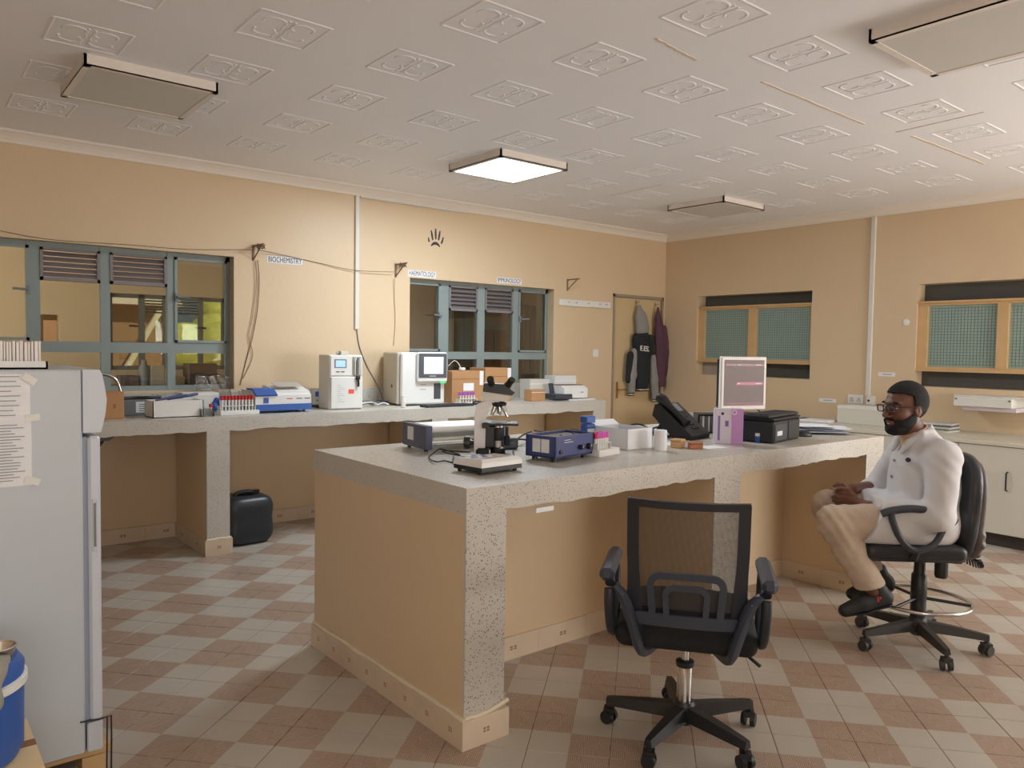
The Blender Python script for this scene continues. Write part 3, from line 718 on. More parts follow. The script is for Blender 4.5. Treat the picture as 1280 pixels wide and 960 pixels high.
# sink let into the bench near the fridge, seen from below, with its chrome tap
sk = thing('sink', 'dark steel sink bowl hanging under terrazzo bench beside the fridge', 'sink', (0.93, 5.70, SB))
SINKM = mat('dull_sink_steel', (96, 98, 102), 0.35, 0.8)
b = MB(); b.prism([(-0.25, 0), (0.25, 0), (0.20, -0.035), (-0.20, -0.035)], -0.19, 0.19, 'y'); b.build('bowl', SINKM, sk)
b = MB(); b.tube([(0.18, -0.12, -0.03), (0.13, -0.12, -0.10), (0.03, -0.1, -0.13), (-0.1, -0.05, -0.14)], 0.014, 8); b.build('waste_pipe', BLACK, sk, 40)
p_ = at_y(152, 486, 5.95)
tp = thing('tap', 'curved chrome gooseneck tap behind brown cardboard box', 'tap', (p_.x-0.005, 5.95, HB))
b = MB(); b.tube(spline([(-0.20, 0, 0.0), (-0.20, 0, 0.16), (-0.17, 0, 0.26), (-0.10, 0, 0.28), (-0.03, 0, 0.24), (0.0, 0, 0.16)], 5), 0.012, 10); b.build('spout', CHROME, tp, 50)
b = MB(); b.lathe([(0.03, 0), (0.03, 0.012), (0.018, 0.02), (0.016, 0.05)], (-0.20, 0, 0), 16); b.build('tap_base', CHROME, tp, 40)

# ------------------------------------------------------------------ white cupboards along the right wall
LAM = mat('white_laminate', (208, 206, 196), 0.4, var=0.03)
RX, RZ = 6.53, 0.80
ct = MB(); ct.rbox(RX-0.012, XR-0.003, 0.83, 5.25, RZ-0.03, RZ, 0.004)
tag(ct.build('laminate_worktop', mat('pale_laminate_top', (206, 204, 190), 0.32, var=0.04)), 'continuous pale laminate worktop on white cupboards along right wall', 'worktop')
ys = [5.25, 4.43, 3.61, 2.79, 1.97, 1.15]
ys = [5.58-0.82*i for i in range(1, 6)]   # 4.76 ... 1.48
seams = [4.93, 4.11, 3.29, 2.47, 1.65, 0.83]
names = ['white laminate cupboard behind end of island under wall sockets', 'white laminate cupboard behind the island, hidden except its worktop edge', 'white laminate cupboard behind seated man in lab coat', 'white laminate cupboard with black bar handle beside drafting chair back', 'white laminate cupboard next to the one with black bar handle', 'white laminate cupboard at the near end of the row']
for i in range(len(seams)-1):
    a, b_ = seams[i+1], seams[i]
    c = thing('base_cupboard', names[i], 'cupboard', (RX, (a+b_)/2, 0), 0, 'white base cupboards along right wall')
    w = (b_-a)/2
    bx('carcass', LAM, c, 0.022, XR-RX-0.008, -w, w, 0.10, RZ-0.03)
    bx('plinth', mat('dark_plinth', (60, 54, 50), .6), c, 0.06, 0.08, -w, w, 0.0, 0.10)
    d = bx('door', LAM, c, 0.0, 0.02, -w+0.002, w-0.002, 0.105, RZ-0.034, 0.002)
    hb_ = MB(); hy = -w+0.47 if i == 3 else -w+0.05; hb_.tube([(0, hy, 0.44), (-0.03, hy, 0.445), (-0.03, hy, 0.575), (0, hy, 0.58)], 0.006, 8); hb_.build('handle', BLACK, d, 40)

# ------------------------------------------------------------------ ceiling light panels
EM = mat('lit_diffuser', (255, 255, 255), 0.6, var=0, emit=(232, 246, 255), estr=7.0)
DIFF = mat('unlit_diffuser', (206, 204, 200), 0.4, var=0.02)
PFR = mat('white_panel_frame', (226, 218, 210), 0.45, var=0.02)
lab = ['switched-off square ceiling panel above the fridge and window', 'lit square ceiling panel glowing cold white', 'switched-off square ceiling panel near the door corner', 'switched-off square ceiling panel above the mesh office chair']
for i, (lx, ly) in enumerate(LAMPS):
    t = thing('ceiling_light', lab[i], 'light', (lx, ly, ZC), 0, 'square surface-mounted ceiling panels')
    f = MB(); o_, k, zz = 0.315, 0.03, -0.055
    f.box(-o_, o_, -o_, -o_+0.012, zz, 0); f.box(-o_, o_, o_-0.012, o_, zz, 0); f.box(-o_, -o_+0.012, -o_, o_, zz, 0); f.box(o_-0.012, o_, -o_, o_, zz, 0)
    f.box(-o_, o_, -o_, -o_+k, zz-0.001, zz+0.008); f.box(-o_, o_, o_-k, o_, zz-0.001, zz+0.008); f.box(-o_, -o_+k, -o_, o_, zz-0.001, zz+0.008); f.box(o_-k, o_, -o_, o_, zz-0.001, zz+0.008)
    f.build('frame', PFR, t)
    bx('diffuser', EM if i == 1 else DIFF, t, -o_+k, o_-k, -o_+k, o_-k, zz+0.002, zz+0.006)
    if i == 1:
        l = bpy.data.lights.new('panel_lamp', 'AREA'); l.shape = 'SQUARE'; l.size = 0.56; l.energy = 50; l.color = (0.84, 0.93, 1.0)
        lo = bpy.data.objects.new('panel_lamp', l); COL.objects.link(lo); lo.parent = t; lo.location = (0, 0, zz-0.004)
# ================================================================== the room beyond the steel windows
NY = 10.4
wall('wall_next_left', PAINT2, 'y', YB+0.2, NY, -2.0, -1.8, 0, ZC, [(7.0, 9.8, 0.9, 2.2)])  # unseen side opening, added to brighten this room
area('next_room_added_fill', (-1.85, 8.4, 1.55), (1, 0, 0.2), 2.6, 1.2, 130, (1.0, .95, .86))  # area fill added in that opening because the room came out dark
for nm, a in (('wall_next_right', (9.0, 9.2, YB+0.2, NY, 0, ZC)), ('floor_next', (-2.0, 9.2, YB+0.2, NY, -0.12, 0)), ('ceiling_next', (-2.0, 9.2, YB+0.2, NY, ZC, ZC+0.1))):
    b = MB(); b.box(*a); struct(b.build(nm, PAINT2 if 'ceil' not in nm else CEILM))
NW = [(2.14, 3.56, 1.12, 2.06), (1.38, 1.62, 1.44, 1.77)]
wall('wall_next_back', PAINT2, 'x', -2.0, 9.2, NY, NY+0.2, 0, ZC, NW)
f = MB(); a, b_, c, d = NW[0]; y0, y1 = NY+0.05, NY+0.09
f.box(a, b_, y0, y1, d-0.05, d); f.box(a, b_, y0, y1, c, c+0.05); f.box(a, a+0.05, y0, y1, c, d); f.box(b_-0.05, b_, y0, y1, c, d)
for x0, x1 in ((2.49, 2.56), (2.77, 2.90), (3.21, 3.27)): f.box(x0, x1, y0, y1, c, d)
f.box(a, b_, y0, y1, 1.40, 1.47)
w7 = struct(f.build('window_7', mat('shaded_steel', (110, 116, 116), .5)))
for k in range(5):
    for (x0, x1) in ((2.56, 2.77), (2.90, 3.21)):
        zz = 1.83+0.036*k; m_ = MB(); m_.prism([(NY+0.04, zz), (NY+0.043, zz), (NY+0.10, zz+0.022), (NY+0.097, zz+0.022)], x0, x1, 'x'); m_.build('louvre_slat', STEEL, w7)
for (x0, x1) in ((2.19, 2.49), (2.56, 2.77), (2.90, 3.21), (3.27, 3.51)): bx('pane', GLASS, w7, x0, x1, NY+0.068, NY+0.071, c+0.05, d-0.05)
for hx in (2.47, 3.29):
    m_ = MB(); m_.tube([(hx, NY+0.05, 1.66), (hx, NY+0.02, 1.66), (hx-0.1, NY+0.02, 1.665)], 0.014, 6); m_.build('window_handle', BLACK, w7)
# worktop under that window with a few boxes and jars
DKW = mat('next_room_worktop', (120, 106, 92), 0.4, var=0.08)
t = thing('back_room_bench', 'dim bench along window of the room beyond the glass', 'bench')
bx('top', DKW, t, -0.5, 5.2, NY-0.75, NY-0.01, 0.88, 0.95); bx('front_panel', PAINT2, t, -0.5, 5.2, NY-0.72, NY-0.68, 0, 0.88)
for i, (px, w, h_, dd, col, lb) in enumerate(((180, .12, .30, .12, (120, 130, 134), 'grey jar on back room bench seen through window'), (196, .16, .24, .14, (176, 170, 160), 'pale carton on back room bench seen through window'), (160, .2, .12, .2, (104, 90, 84), 'low dark box on back room bench seen through window'), (252, .34, .26, .25, (92, 74, 64), 'stacked brown crate on back room bench seen through window'), (222, .16, .1, .2, (150, 130, 110), 'small tan box on back room bench seen through window'))):
    p_ = at_y(px, 460, NY-0.5); m_ = MB()
    if i == 0: m_.lathe([(w/2, 0), (w/2, h_*.7), (w/4, h_*.85), (w/4, h_)], n=16)
    else: m_.rbox(-w/2, w/2, -dd/2, dd/2, 0, h_, 0.006); m_.box(-w/2-0.004, w/2+0.004, -dd/2-0.004, dd/2+0.004, h_*0.8, h_*0.86)
    tag(m_.build(['jar', 'carton', 'storage_box', 'crate', 'storage_box'][i], mat('back_room_item_%d' % i, col, .6), None, 40 if i == 0 else None, (p_.x, NY-0.5+0.02*i, 0.95)), lb, ['jar', 'box', 'box', 'crate', 'box'][i])
# furniture seen dimly through the middle window
for i, (px0, px1, Y, col, lb, hh) in enumerate(((566, 592, 9.2, (150, 146, 138), 'tall pale cupboard in room beyond the middle window', 2.0), (600, 634, 9.9, (196, 132, 72), 'orange wooden cupboard in room beyond the middle window', 1.75), (655, 670, 8.8, (120, 96, 78), 'narrow brown cupboard in room beyond the middle window', 2.1))):
    A, B_ = at_y(px0, 430, Y), at_y(px1, 430, Y); t = thing('cupboard', lb, 'cupboard', ((A.x+B_.x)/2, Y, 0)); w = (B_.x-A.x)/2; mm = mat('cupboard_%d' % i, col, .6)
    bx('body', mm, t, -w, w, 0.02, 0.4, 0, hh); bx('door', mm, t, -w+.01, -0.004, 0, 0.02, 0.08, hh-0.03); bx('door', mm, t, 0.004, w-.01, 0, 0.02, 0.08, hh-0.03)
# lit ceiling panel of that room
for i, (px, py) in enumerate(((531, 357),)):
    d = ray(px, py); Y = 8.6; p_ = CP+d*(Y/d.y); z = min(p_.z, ZC-0.06)
    p_ = at_z(px, py, ZC-0.055)
    t = thing('ceiling_light', 'warm lit ceiling panel of the room beyond the middle window', 'light', (p_.x, p_.y, ZC))
    bx('frame', PFR, t, -0.32, 0.32, -0.32, 0.32, -0.05, 0); bx('diffuser', mat('warm_lit_diffuser', (255, 255, 255), .6, var=0, emit=(255, 214, 160), estr=1.6), t, -0.29, 0.29, -0.29, 0.29, -0.055, -0.05)
    l = bpy.data.lights.new('back_room_lamp', 'AREA'); l.size = 0.6; l.energy = 75; l.color = (1, .86, .68); lo = bpy.data.objects.new('back_room_lamp', l); COL.objects.link(lo); lo.parent = t; lo.location = (0, 0, -0.06)
# outdoors beyond it
g = MB(); g.box(-30, 40, NY+0.2, 60, -0.3, -0.1); struct(g.build('ground', mat('dry_grass_ground', (206, 176, 104), 0.95, var=0.25, scale=1.5)))
g = MB(); g.box(-30, 40, -40, YF-0.2, -0.3, -0.1); g.box(XR+0.2, 40, -40, 0.6, -0.3, -0.1); struct(g.build('ground_front', mat('dry_grass_ground', (206, 176, 104), 0.95, var=0.25, scale=1.5)))
LEAF = mat('sunlit_hedge_leaves', (186, 182, 84), 0.8, var=0.55, scale=7, bump=1.0, bscale=14)
random.seed(3)
for k, (x, y, r, lb) in enumerate(((6.15, 18.6, 1.5, 'round sunlit green bush outside back room window'), (9.6, 24, 2.2, 'larger sunlit bush outside, right of the round one'))):
    t = thing('bush', lb, 'bush', (x, y, -0.1))
    S = SDF((-r-.5, -r-.5, 0), (r+.5, r+.5, 2.2*r), 0.14)
    for i in range(26):
        a = random.uniform(0, 6.28); q = random.uniform(0, .75)*r; S.ell((q*math.cos(a), q*math.sin(a), random.uniform(.35, 1.35)*r*0.85), [random.uniform(.25, .5)*r]*3, 0.1)
    S.build('foliage', LEAF, t); b = MB(); b.cyl((0, 0, 0), (0, 0, r*.6), .12, .09, 10); b.build('trunk', CARDD, t)
t = thing('shed', 'low brown shed outside back room window', 'shed', (3.9, 16.5, -0.1))
BRK = mat('brown_shed_wall', (150, 112, 84), 0.8, var=0.15, scale=4)
bx('wall', BRK, t, -1.6, 0.5, 0, 2.0, 0, 2.3); b = MB(); b.prism([(-1.9, 2.3), (0.8, 2.3), (0.7, 2.45), (-1.8, 3.0)], -0.3, 2.3, 'y'); b.build('roof', mat('pale_roof_sheet', (224, 206, 190), .6), t)
b = MB(); b.tube([(-0.9, -0.5, 0), (0.3, -0.5, 2.2)], 0.06, 8); b.build('brace_pole', mat('pale_pole', (226, 210, 184), .7), t)

# ================================================================== things fixed to the walls
def bw(px, py, Y=YB): return at_y(px, py, Y)
LBLK = mat('label_ink', (34, 42, 60), 0.7, var=0)
for txt, a, b_, lb in (('BIOCHEMISTRY', (335, 321), (377, 330), 'white paper wall sign reading BIOCHEMISTRY'), ('HAEMATOLOGY', (511, 338), (544, 347), 'white paper wall sign reading HAEMATOLOGY above steel window'), ('IMMUNOLOGY', (622, 346), (651, 356), 'white paper wall sign reading IMMUNOLOGY above steel window')):
    A, B_ = bw(*a), bw(*b_); cx, cz = (A.x+B_.x)/2, (A.z+B_.z)/2; w = (B_.x-A.x)/2+0.008
    t = thing('paper_sign', lb, 'sign', (cx, YB, cz)); bx('paper', PAPER, t, -w, w, -0.0015, 0, -0.028, 0.028)
    o = text_mesh('lettering', txt, 0.062, LBLK, t, (0, -0.002, -0.001), (math.pi/2, 0, 0), bold=0.0)
    ww = o.dimensions.x; o.scale = ((2*w-0.02)/max(ww, .01), 1, 1)
# black hand print
HP = mat('black_hand_paint', (52, 56, 56), 0.7, var=0.1)
c_ = bw(545, 298); t = thing('hand_print', 'black painted hand print mark high on cream wall', 'mark', (c_.x, YB, c_.z))
def blob(pts, r):
    b = MB(); b.tube([(x, -0.001, z) for x, z in pts], r, 8, flat=1.0)
    return b
for pts, rs in (([(-.085, .0), (-.075, -.04)], [.006, .010]), ([(-.055, .07), (-.045, 0.03), (-.036, -.02)], [.006, .011, .008]), ([(-.005, .09), (-.004, .04), (-.003, -.01)], [.007, .011, .008]), ([(.045, .075), (.036, .03), (.028, -.015)], [.006, .011, .008]), ([(.082, .02), (.07, -.02), (.058, -.045)], [.006, .010, .008])):
    b = MB(); b.tube([(x, 0.0, z) for x, z in pts], rs, 10); o = b.build('finger_mark', HP, t); o.scale = (1, 0.12, 1)
b = MB(); b.tube([(x*.05-.005, 0, -.075+.03*(1-x*x)) for x in (-1, -.6, -.2, .2, .6, 1)], [.005, .012, .015, .015, .012, .005], 10); o = b.build('palm_mark', HP, t); o.scale = (1, 0.12, 1)
# rusty brackets
RUST = mat('rusty_bracket_steel', (134, 110, 88), 0.7, var=0.2)
for k, (px, py, lb) in enumerate(((320, 316, 'rusty angle bracket with wire by biochemistry sign'), (497, 338, 'rusty angle bracket with wire by haematology sign'), (711, 356, 'bare rusty angle bracket above white hook board'))):
    p_ = bw(px, py); t = thing('angle_bracket', lb, 'bracket', (p_.x, YB, p_.z))
    bx('wall_plate', RUST, t, -.03, -.014, -.006, 0, -.065, .06); b = MB(); b.tube([(-.022, -.006, .05), (0, -.16, .055)], .007, 6); b.build('arm', RUST, t)
    b = MB(); b.tube([(-.022, -.006, -.055), (-.003, -.13, .05)], .006, 6); b.build('strut', RUST, t)
    if k < 2:
        b = MB(); b.tube([(.03*math.cos(a*.9)+.01, -.06+.03*math.sin(a*1.7), .045+.02*math.sin(a*2.3)) for a in range(22)], .004, 5); b.build('wire_knot', mat('old_wire', (126, 112, 96), .7), t)
WIRE = mat('dark_thin_wire', (138, 118, 96), 0.6, var=0)
def wirething(name, lb, pts, r=0.003, m=WIRE, cat='wire', n=6):
    b = MB(); b.tube(spline(pts, n), r, 6); return tag(b.build(name, m, None, 60), lb, cat)
def W(px, py, off=0.006): p = bw(px, py, YB-off); return (p.x, p.y, p.z)
wirething('wire', 'thin wire sagging above left steel window to first bracket', [W(-20, 284, .05), W(60, 299, .05), W(160, 306, .05), W(240, 312, .05), W(318, 312, .06)])
wirething('wire', 'thin twin wire strung between the two wired brackets', [W(322, 312, .06), W(360, 320, .01), W(400, 329, .01), W(445, 338, .03), W(494, 340, .05)])
wirething('wire', 'thin wire hanging from biochemistry bracket down to white bottle', [W(322, 325, .02), W(324, 350, .012), W(322, 385, .012), W(316, 420, .012), (W(308, 450)), (W(303, 470)), (W(300, 482))], .0035)
wirething('wire', 'pale wire hanging beside the darker one under biochemistry bracket', [W(320, 326, .02), W(320, 360, .012), W(315, 400, .012), W(311, 420, .012), W(316, 445, .012), W(304, 473)], .0028, mat('pale_wire', (176, 148, 112), .7, var=0))
wirething('wire', 'thin wire hanging under haematology bracket', [W(493, 348, .02), W(493, 375), W(494, 400), W(492, 432)], .0025, mat('pale_wire', (176, 148, 112), .7, var=0))
wirething('wire', 'thin cable running from end of vertical trunking to bench', [W(446, 412), W(449, 432), W(458, 456), W(471, 480, .012), (bw(478, 490, 6.0).x, 6.0, HB+0.06), (bw(482, 496, 5.95).x, 5.95, HB+.004)], .004, MGREY)
# trunking
def trunk(name, lb, x0, x1, y0, y1, z0, z1):
    b = MB(); b.rbox(x0, x1, y0, y1, z0, z1, .004); return tag(b.build(name, mat('white_trunking', (216, 214, 208), .45, var=.02)), lb, 'trunking')
trunk('cable_trunking', 'white vertical cable trunking on wall between the steel windows', 3.18, 3.218, YB-.02, YB, 1.60, 2.75)
trunk('cable_trunking', 'white vertical cable trunking on right wall above twin socket', XR-.022, XR, 3.555, 3.60, 1.05, 2.75)
t_ = MB(); t_.rbox(3.22, 4.35, YB-.03, YB-.012, 2.735, 2.75, .003); tag(t_.build('cable_trunking', mat('white_trunking', (216, 214, 208), .45, var=.02)), 'thin horizontal cable trunking under cornice', 'trunking')
# hook board and switch
t = thing('hook_board', 'white painted coat hook board on wall beside door', 'hook board', ((5.575+6.355)/2, YB, 1.952))
bx('board', WHITE, t, -.39, .39, -.02, 0, -.034, .034, .003)
for x in (-.27, -.16, 0.02, .2, .3):
    b = MB(); b.tube([(x, -.02, .008), (x, -.045, 0), (x, -.05, .014)], .004, 6); b.build('hook', CHROME, t)
t = thing('light_switch', 'white light switch on cream wall beside door', 'switch', (6.145, YB, 1.415)); bx('plate', WHITE, t, -.043, .043, -.009, 0, -.043, .043, .004); bx('rocker', WHITE, t, -.012, .012, -.014, -.009, -.018, .018, .002)
# right wall: sockets, paper slips, small hole, wall shelf tray
t = thing('socket_outlet', 'white twin socket outlet on right wall above carton', 'socket', (XR, 3.70, 1.012)); bx('plate', WHITE, t, -.01, 0, -.078, .078, -.043, .043, .004)
for y in (-.036, .036):
    s_ = bx('outlet', OFFW, t, -.013, -.01, y-.022, y+.022, -.03, .02, .001)
    for dy, dz, w in ((-.011, -.012, .003), (.011, -.012, .003), (0, .006, .004)): bx('pin_slot', BLACK, s_, -.0135, -.0128, y+dy-w, y+dy+w, dz-.005, dz+.005)
t = thing('cable_box', 'small white cable outlet box at foot of right wall trunking', 'socket', (XR, 3.545, 1.008)); bx('body', WHITE, t, -.03, 0, -.04, .04, -.042, .042, .004); b = MB(); b.cyl((-.034, .015, .0), (-.03, .015, 0), .011, n=12); b.build('cable_gland', BLACK, t)
for (a, b_, lb) in (((1098, 465), (1119, 471), 'small printed paper slip on right wall above seated man'), ((1024, 498), (1045, 503), 'small printed paper slip on right wall left of twin socket')):
    A, B_ = at_x(*a, XR), at_x(*b_, XR); t = thing('paper_slip', lb, 'paper', (XR, (A.y+B_.y)/2, (A.z+B_.z)/2)); w = abs(A.y-B_.y)/2
    bx('paper', PAPER, t, -.0012, 0, -w, w, -.018, .018); bx('print_line', GREYINK, t, -.0016, -.0012, -w*.6, w*.5, -.004, .004)
p_ = at_x(1133, 403, XR); t = thing('cable_hole', 'small round white plastered cable hole beside pine window', 'cable hole', (XR, p_.y, p_.z)); b = MB(); b.lathe([(.03, 0), (.03, .006), (.014, .008)], ax=(-1, 0, 0), n=16); b.build('ring', WHITE, t); b = MB(); b.lathe([(.014, .007), (.0, .0075)], ax=(-1, 0, 0), n=12); b.build('hole', BLACK, t)
XT = 6.98
A, B_ = at_x(1192, 493, XT), at_x(1265, 511, XT)
t = thing('shelf_tray', 'white boxy wall tray fixed under near pine window', 'tray', (XR, B_.y, B_.z))
L = A.y-B_.y; hh = 0.075
TR = mat('white_tray_metal', (222, 222, 218), .4)
bx('box', TR, t, XT-XR, 0, 0, L, -.002, hh, .004); bx('lid', TR, t, XT-XR+.05, 0, -.15, L+.02, hh, hh+.012, .003)
for y in (0.02, L-0.02): bx('clip', MGREY, t, XT-XR-.004, XT-XR, y-.008, y+.008, hh-.025, hh-.01)
b = MB(); b.box(XT-XR+.03, -.02, -.02, L-.06, -.034, -.0025); o = b.build('document_pile', mat('lilac_paper', (206, 196, 206), .8)); o.location = (XR, B_.y, B_.z); tag(o, 'lilac paper pile tucked beneath white wall tray', 'paper')
# ================================================================== fridge corner
FYN, FX1 = 2.83, at_y(127, 700, 2.83).x
FRW = mat('fridge_enamel', (194, 202, 210), 0.35, var=0.02, coat=0.2); FRD = mat('fridge_door_white', (204, 211, 222), 0.35, var=0.02, coat=.2)
def fx(px, py=600): return at_y(px, py, FYN).x
def fz(py, px=110): return at_y(px, py, FYN).z
fr = thing('refrigerator', 'tall white upright laboratory refrigerator with curved top panel', 'refrigerator')
xb = fx(104.5); FB = 0.085; FTOP = fz(462)
bx('cabinet', FRW, fr, xb-0.56, xb-0.002, FYN, FYN+0.58, FB, FTOP, 0.006)
zc0 = fz(541)
prof = [(xb, FTOP), (fx(126), FTOP-0.001), (fx(129), fz(468)), (fx(132), fz(483)), (fx(134.5), fz(500)), (fx(133), fz(515)), (fx(130), fz(530)), (fx(127), zc0), (xb, zc0)]
b = MB(); b.prism(prof, FYN, FYN+0.58, 'y'); b.build('canopy', FRD, fr, 40)
zd0 = fz(903)
d_ = bx('door', FRD, fr, xb+0.014, FX1, FYN, FYN+0.58, zd0, zc0-0.012, 0.008)
bx('gasket', mat('grey_gasket', (150, 158, 176), .6), fr, xb-0.002, xb+0.014, FYN+0.012, FYN+0.57, zd0+0.004, zc0-0.015)
b = MB(); x0, x1 = fx(114.5), fx(121); z0, z1 = fz(690), fz(624); b.rbox(x0, x1, FYN-0.004, FYN+0.004, z0, z1, .002); b.build('handle_recess', FRW, d_)
b = MB(); b.prism([(x0+.004, z0+.016), (x0+.004, z1-.014), (x0+.012, z1-.014), (x1-.004, (z0+z1)/2+.06), (x1-.004, (z0+z1)/2-.06), (x0+.012, z0+.016)], FYN-.005, FYN-.0035, 'y'); b.build('grip_shadow', MGREY, d_, lab='shade of the grip opening as a grey plate')  # flat grey plate stands for the shade inside the grip
bx('base_panel', FRD, fr, xb+0.004, FX1, FYN, FYN+0.58, FB, zd0-0.006, .004)
b = MB(); p0, p1 = at_y(100, 903, FYN-.008), at_y(139, 894, FYN-.03); b.tube([p0, at_y(124, 899, FYN-.012), p1, at_y(139.5, 920, FYN-.03), at_y(139, 962, FYN-.03)], .003, 6); b.tube([at_y(134, 896, FYN-.028), at_y(133.5, 962, FYN-.028)], .0025, 6); tag(b.build('bent_wire', BLACK), 'bent black wire hooked at foot of refrigerator door', 'wire')
st = thing('fridge_stand', 'low pale wooden stand under the white refrigerator', 'stand', (0, 0, 0))
for y in (FYN+0.03, FYN+0.27, FYN+.5): bx('slat', WOOD, st, xb-0.58, FX1+0.03, y, y+0.09, 0.06, FB)
for x in (xb-.5, FX1-.06): bx('bearer', WOOD, st, x, x+.07, FYN+.02, FYN+.58, 0, .06)
# taped notices on the fridge side
def notice(lb, px0, px1, py0, py1, lines, dy):
    A, B_ = at_y(px0, py0, FYN), at_y(px1, py1, FYN); t = thing('paper_notice', lb, 'paper', (A.x, FYN-dy, B_.z)); w, h = B_.x-A.x, A.z-B_.z
    b = MB(); n = 8; vs = []
    for i in range(n+1):
        for j in range(2): vs.append((w*j, -0.0008-0.004*(math.sin(i*1.3+j)+1)*0.5*(j), h*i/n))
    vs += [(x, 0, z) for x, y, z in vs]; N = 2*(n+1)
    fs = [(2*i, 2*i+1, 2*i+3, 2*i+2) for i in range(n)]+[(N+2*i, N+2*i+2, N+2*i+3, N+2*i+1) for i in range(n)]+[(2*i+1, N+2*i+1, N+2*i+3, 2*i+3) for i in range(n)]+[(0, N, N+1, 1), (2*n, 2*n+1, N+2*n+1, N+2*n)]
    b.add(vs, fs).build('sheet', PAPER, t)
    random.seed(px1)
    for k in range(lines):
        z = h*(0.95-0.9*k/lines); bx('print_line', GREYINK, t, w*.08, w*random.uniform(.6, .88), -.0062, -.0056, z-.0013, z+.0013)
    return t
n1 = notice('typed notice sheet taped high on refrigerator side', -26, 38, 468, 527, 9, .0005)
n2 = notice('ruled record sheet taped below the typed notice on refrigerator', -28, 40, 529, 606, 20, .0005)
TAPE = mat('masking_tape', (226, 226, 220), .7)
for t, (px, py, rot) in ((n1, (37, 474, .6)), (n2, (41, 522, -.1)), (n2, (41, 601, .35))):
    p_ = at_y(px, py, FYN-.006); b = MB(); b.x = Matrix.Rotation(rot, 4, 'Y'); b.box(-.02, .02, -.0006, 0, -.011, .011); o = b.build('tape', TAPE, t); o.location = Vector((p_.x, FYN-.0065, p_.z))-t.location
# white tray of record cards on top
A, B_ = at_y(-30, 452, FYN+.06), at_y(60, 461, FYN+.06); tx1 = B_.x
t = thing('card_tray', 'shallow white tray on top of refrigerator holding record cards', 'tray', (A.x, FYN+.06, FTOP))
w = tx1-A.x
b = MB(); b.box(0, w, 0, .30, 0, .006); b.box(0, w, 0, .006, 0, .026); b.box(0, w, .294, .30, 0, .026); b.box(w-.006, w, 0, .30, 0, .026); b.box(0, .006, 0, .30, 0, .026); b.build('tray_body', WHITE, t)
random.seed(11); ph = at_y(40, 426, FYN+.1).z-FTOP-.006
CRDS = [mat('card_%d' % i, c, .8, var=.05) for i, c in enumerate(((226, 208, 188), (214, 190, 166), (232, 222, 208), (206, 186, 170)))]
x = A.x+.012; xe = at_y(50.5, 440, FYN+.1).x; i = 0
while x < xe:
    th = random.uniform(.007, .012); hh = ph*random.uniform(.95, 1.0); b = MB(); b.rbox(0, th-.0012, 0, .2, 0, hh, .001); b.box(.0012, th-.0026, -.0006, .01, .003, hh-.003, 1)
    tag(b.build('record_book', [CRDS[i % 4], PAPER], None, None, (x, FYN+.09+random.uniform(0, .008), FTOP+.0062)), 'thin cream record book upright in white tray on refrigerator', 'book', 'record books on the refrigerator'); x += th; i += 1
# blue cool box on a carton in front of the fridge
yb_ = 2.42
p_ = at_y(33.5, 880, yb_); ctz = at_y(33.5, 937, yb_).z
t = thing('carton', 'cream carton standing on floor before refrigerator', 'carton', (p_.x-.20, yb_, 0)); CRMC = mat('cream_carton', (232, 204, 156), .8, var=.06)
bx('body', CRMC, t, -.2, .225, -.12, .22, 0, ctz-.012, .006); bx('flap', CRMC, t, -.2, .225, -.12, .045, ctz-.012, ctz-.006); bx('flap', CRMC, t, -.2, .225, .055, .22, ctz-.012, ctz-.006); bx('tape_strip', CARDD, t, -.2, .226, .03, .07, ctz-.006, ctz-.0055)
c = thing('cool_box', 'blue plastic cooler with white lid rim beside refrigerator', 'cool box', (p_.x-.155, yb_+.04, ctz-.0055))
H_ = at_y(33, 848, yb_).z-ctz
b = MB(); b.lathe([(.10, 0), (.14, .004), (.152, .03), (.154, H_), (.148, H_)], n=40); b.build('body', BLUE, c, 40)
b = MB(); b.lathe([(.156, H_-.002), (.162, H_+.003), (.162, H_+.022), (.156, H_+.026)], n=40); b.build('rim', WHITE, c, 40)
b = MB(); b.lathe([(.154, H_+.026), (.156, H_+.05), (.14, H_+.075), (.0, H_+.08)], n=40); b.build('lid', BLUE, c, 40)
S = SDF((-.14, -.28, H_-.18), (.2, .1, H_+.14), .006)
S.chain([(.10, -.09, H_+.09), (.075, -.135, H_+.08), (.055, -.172, H_+.02), (.03, -.185, H_-.05), (.0, -.19, H_-.11)], [.018, .024, .030, .032, .022], .015); S.cone((.075, -.12, H_+.09), (-.04, -.11, H_+.1), .022, .02, .02)
S.field(lambda P, d: d+.004*np.sin(P[..., 2]*90+P[..., 0]*60)+.003*np.sin(P[..., 0]*140))
o = S.build('cloth', mat('grey_rag', (150, 146, 136), .9, var=.1), None, c.location); tag(o, 'crumpled grey cloth draped over blue cooler lid', 'cloth')
t = thing('packet', 'white and blue packet lying on cooler lid', 'packet', (c.location.x+.0, c.location.y+.03, c.location.z+H_+.081)); bx('wrapper', PAPER, t, -.08, .03, -.04, .04, 0, .022, .006); bx('stripe', BLUE, t, .0, .015, -.041, .041, .002, .0225)
t = thing('kidney_dish', 'small steel dish resting on edge of cooler lid', 'dish', (c.location.x+.09, c.location.y-.05, c.location.z+H_+.0815)); b = MB(); b.lathe([(.0, .004), (.03, .004), (.042, .03), (.044, .03), (.032, 0), (0, 0)], n=24); o = b.build('bowl', CHROME, t, 40); b = MB(); b.tube(arc((0, 0, .03), .043, 0, 360, 24, 'xy'), .0025, 6); b.build('rim', CHROME, t)

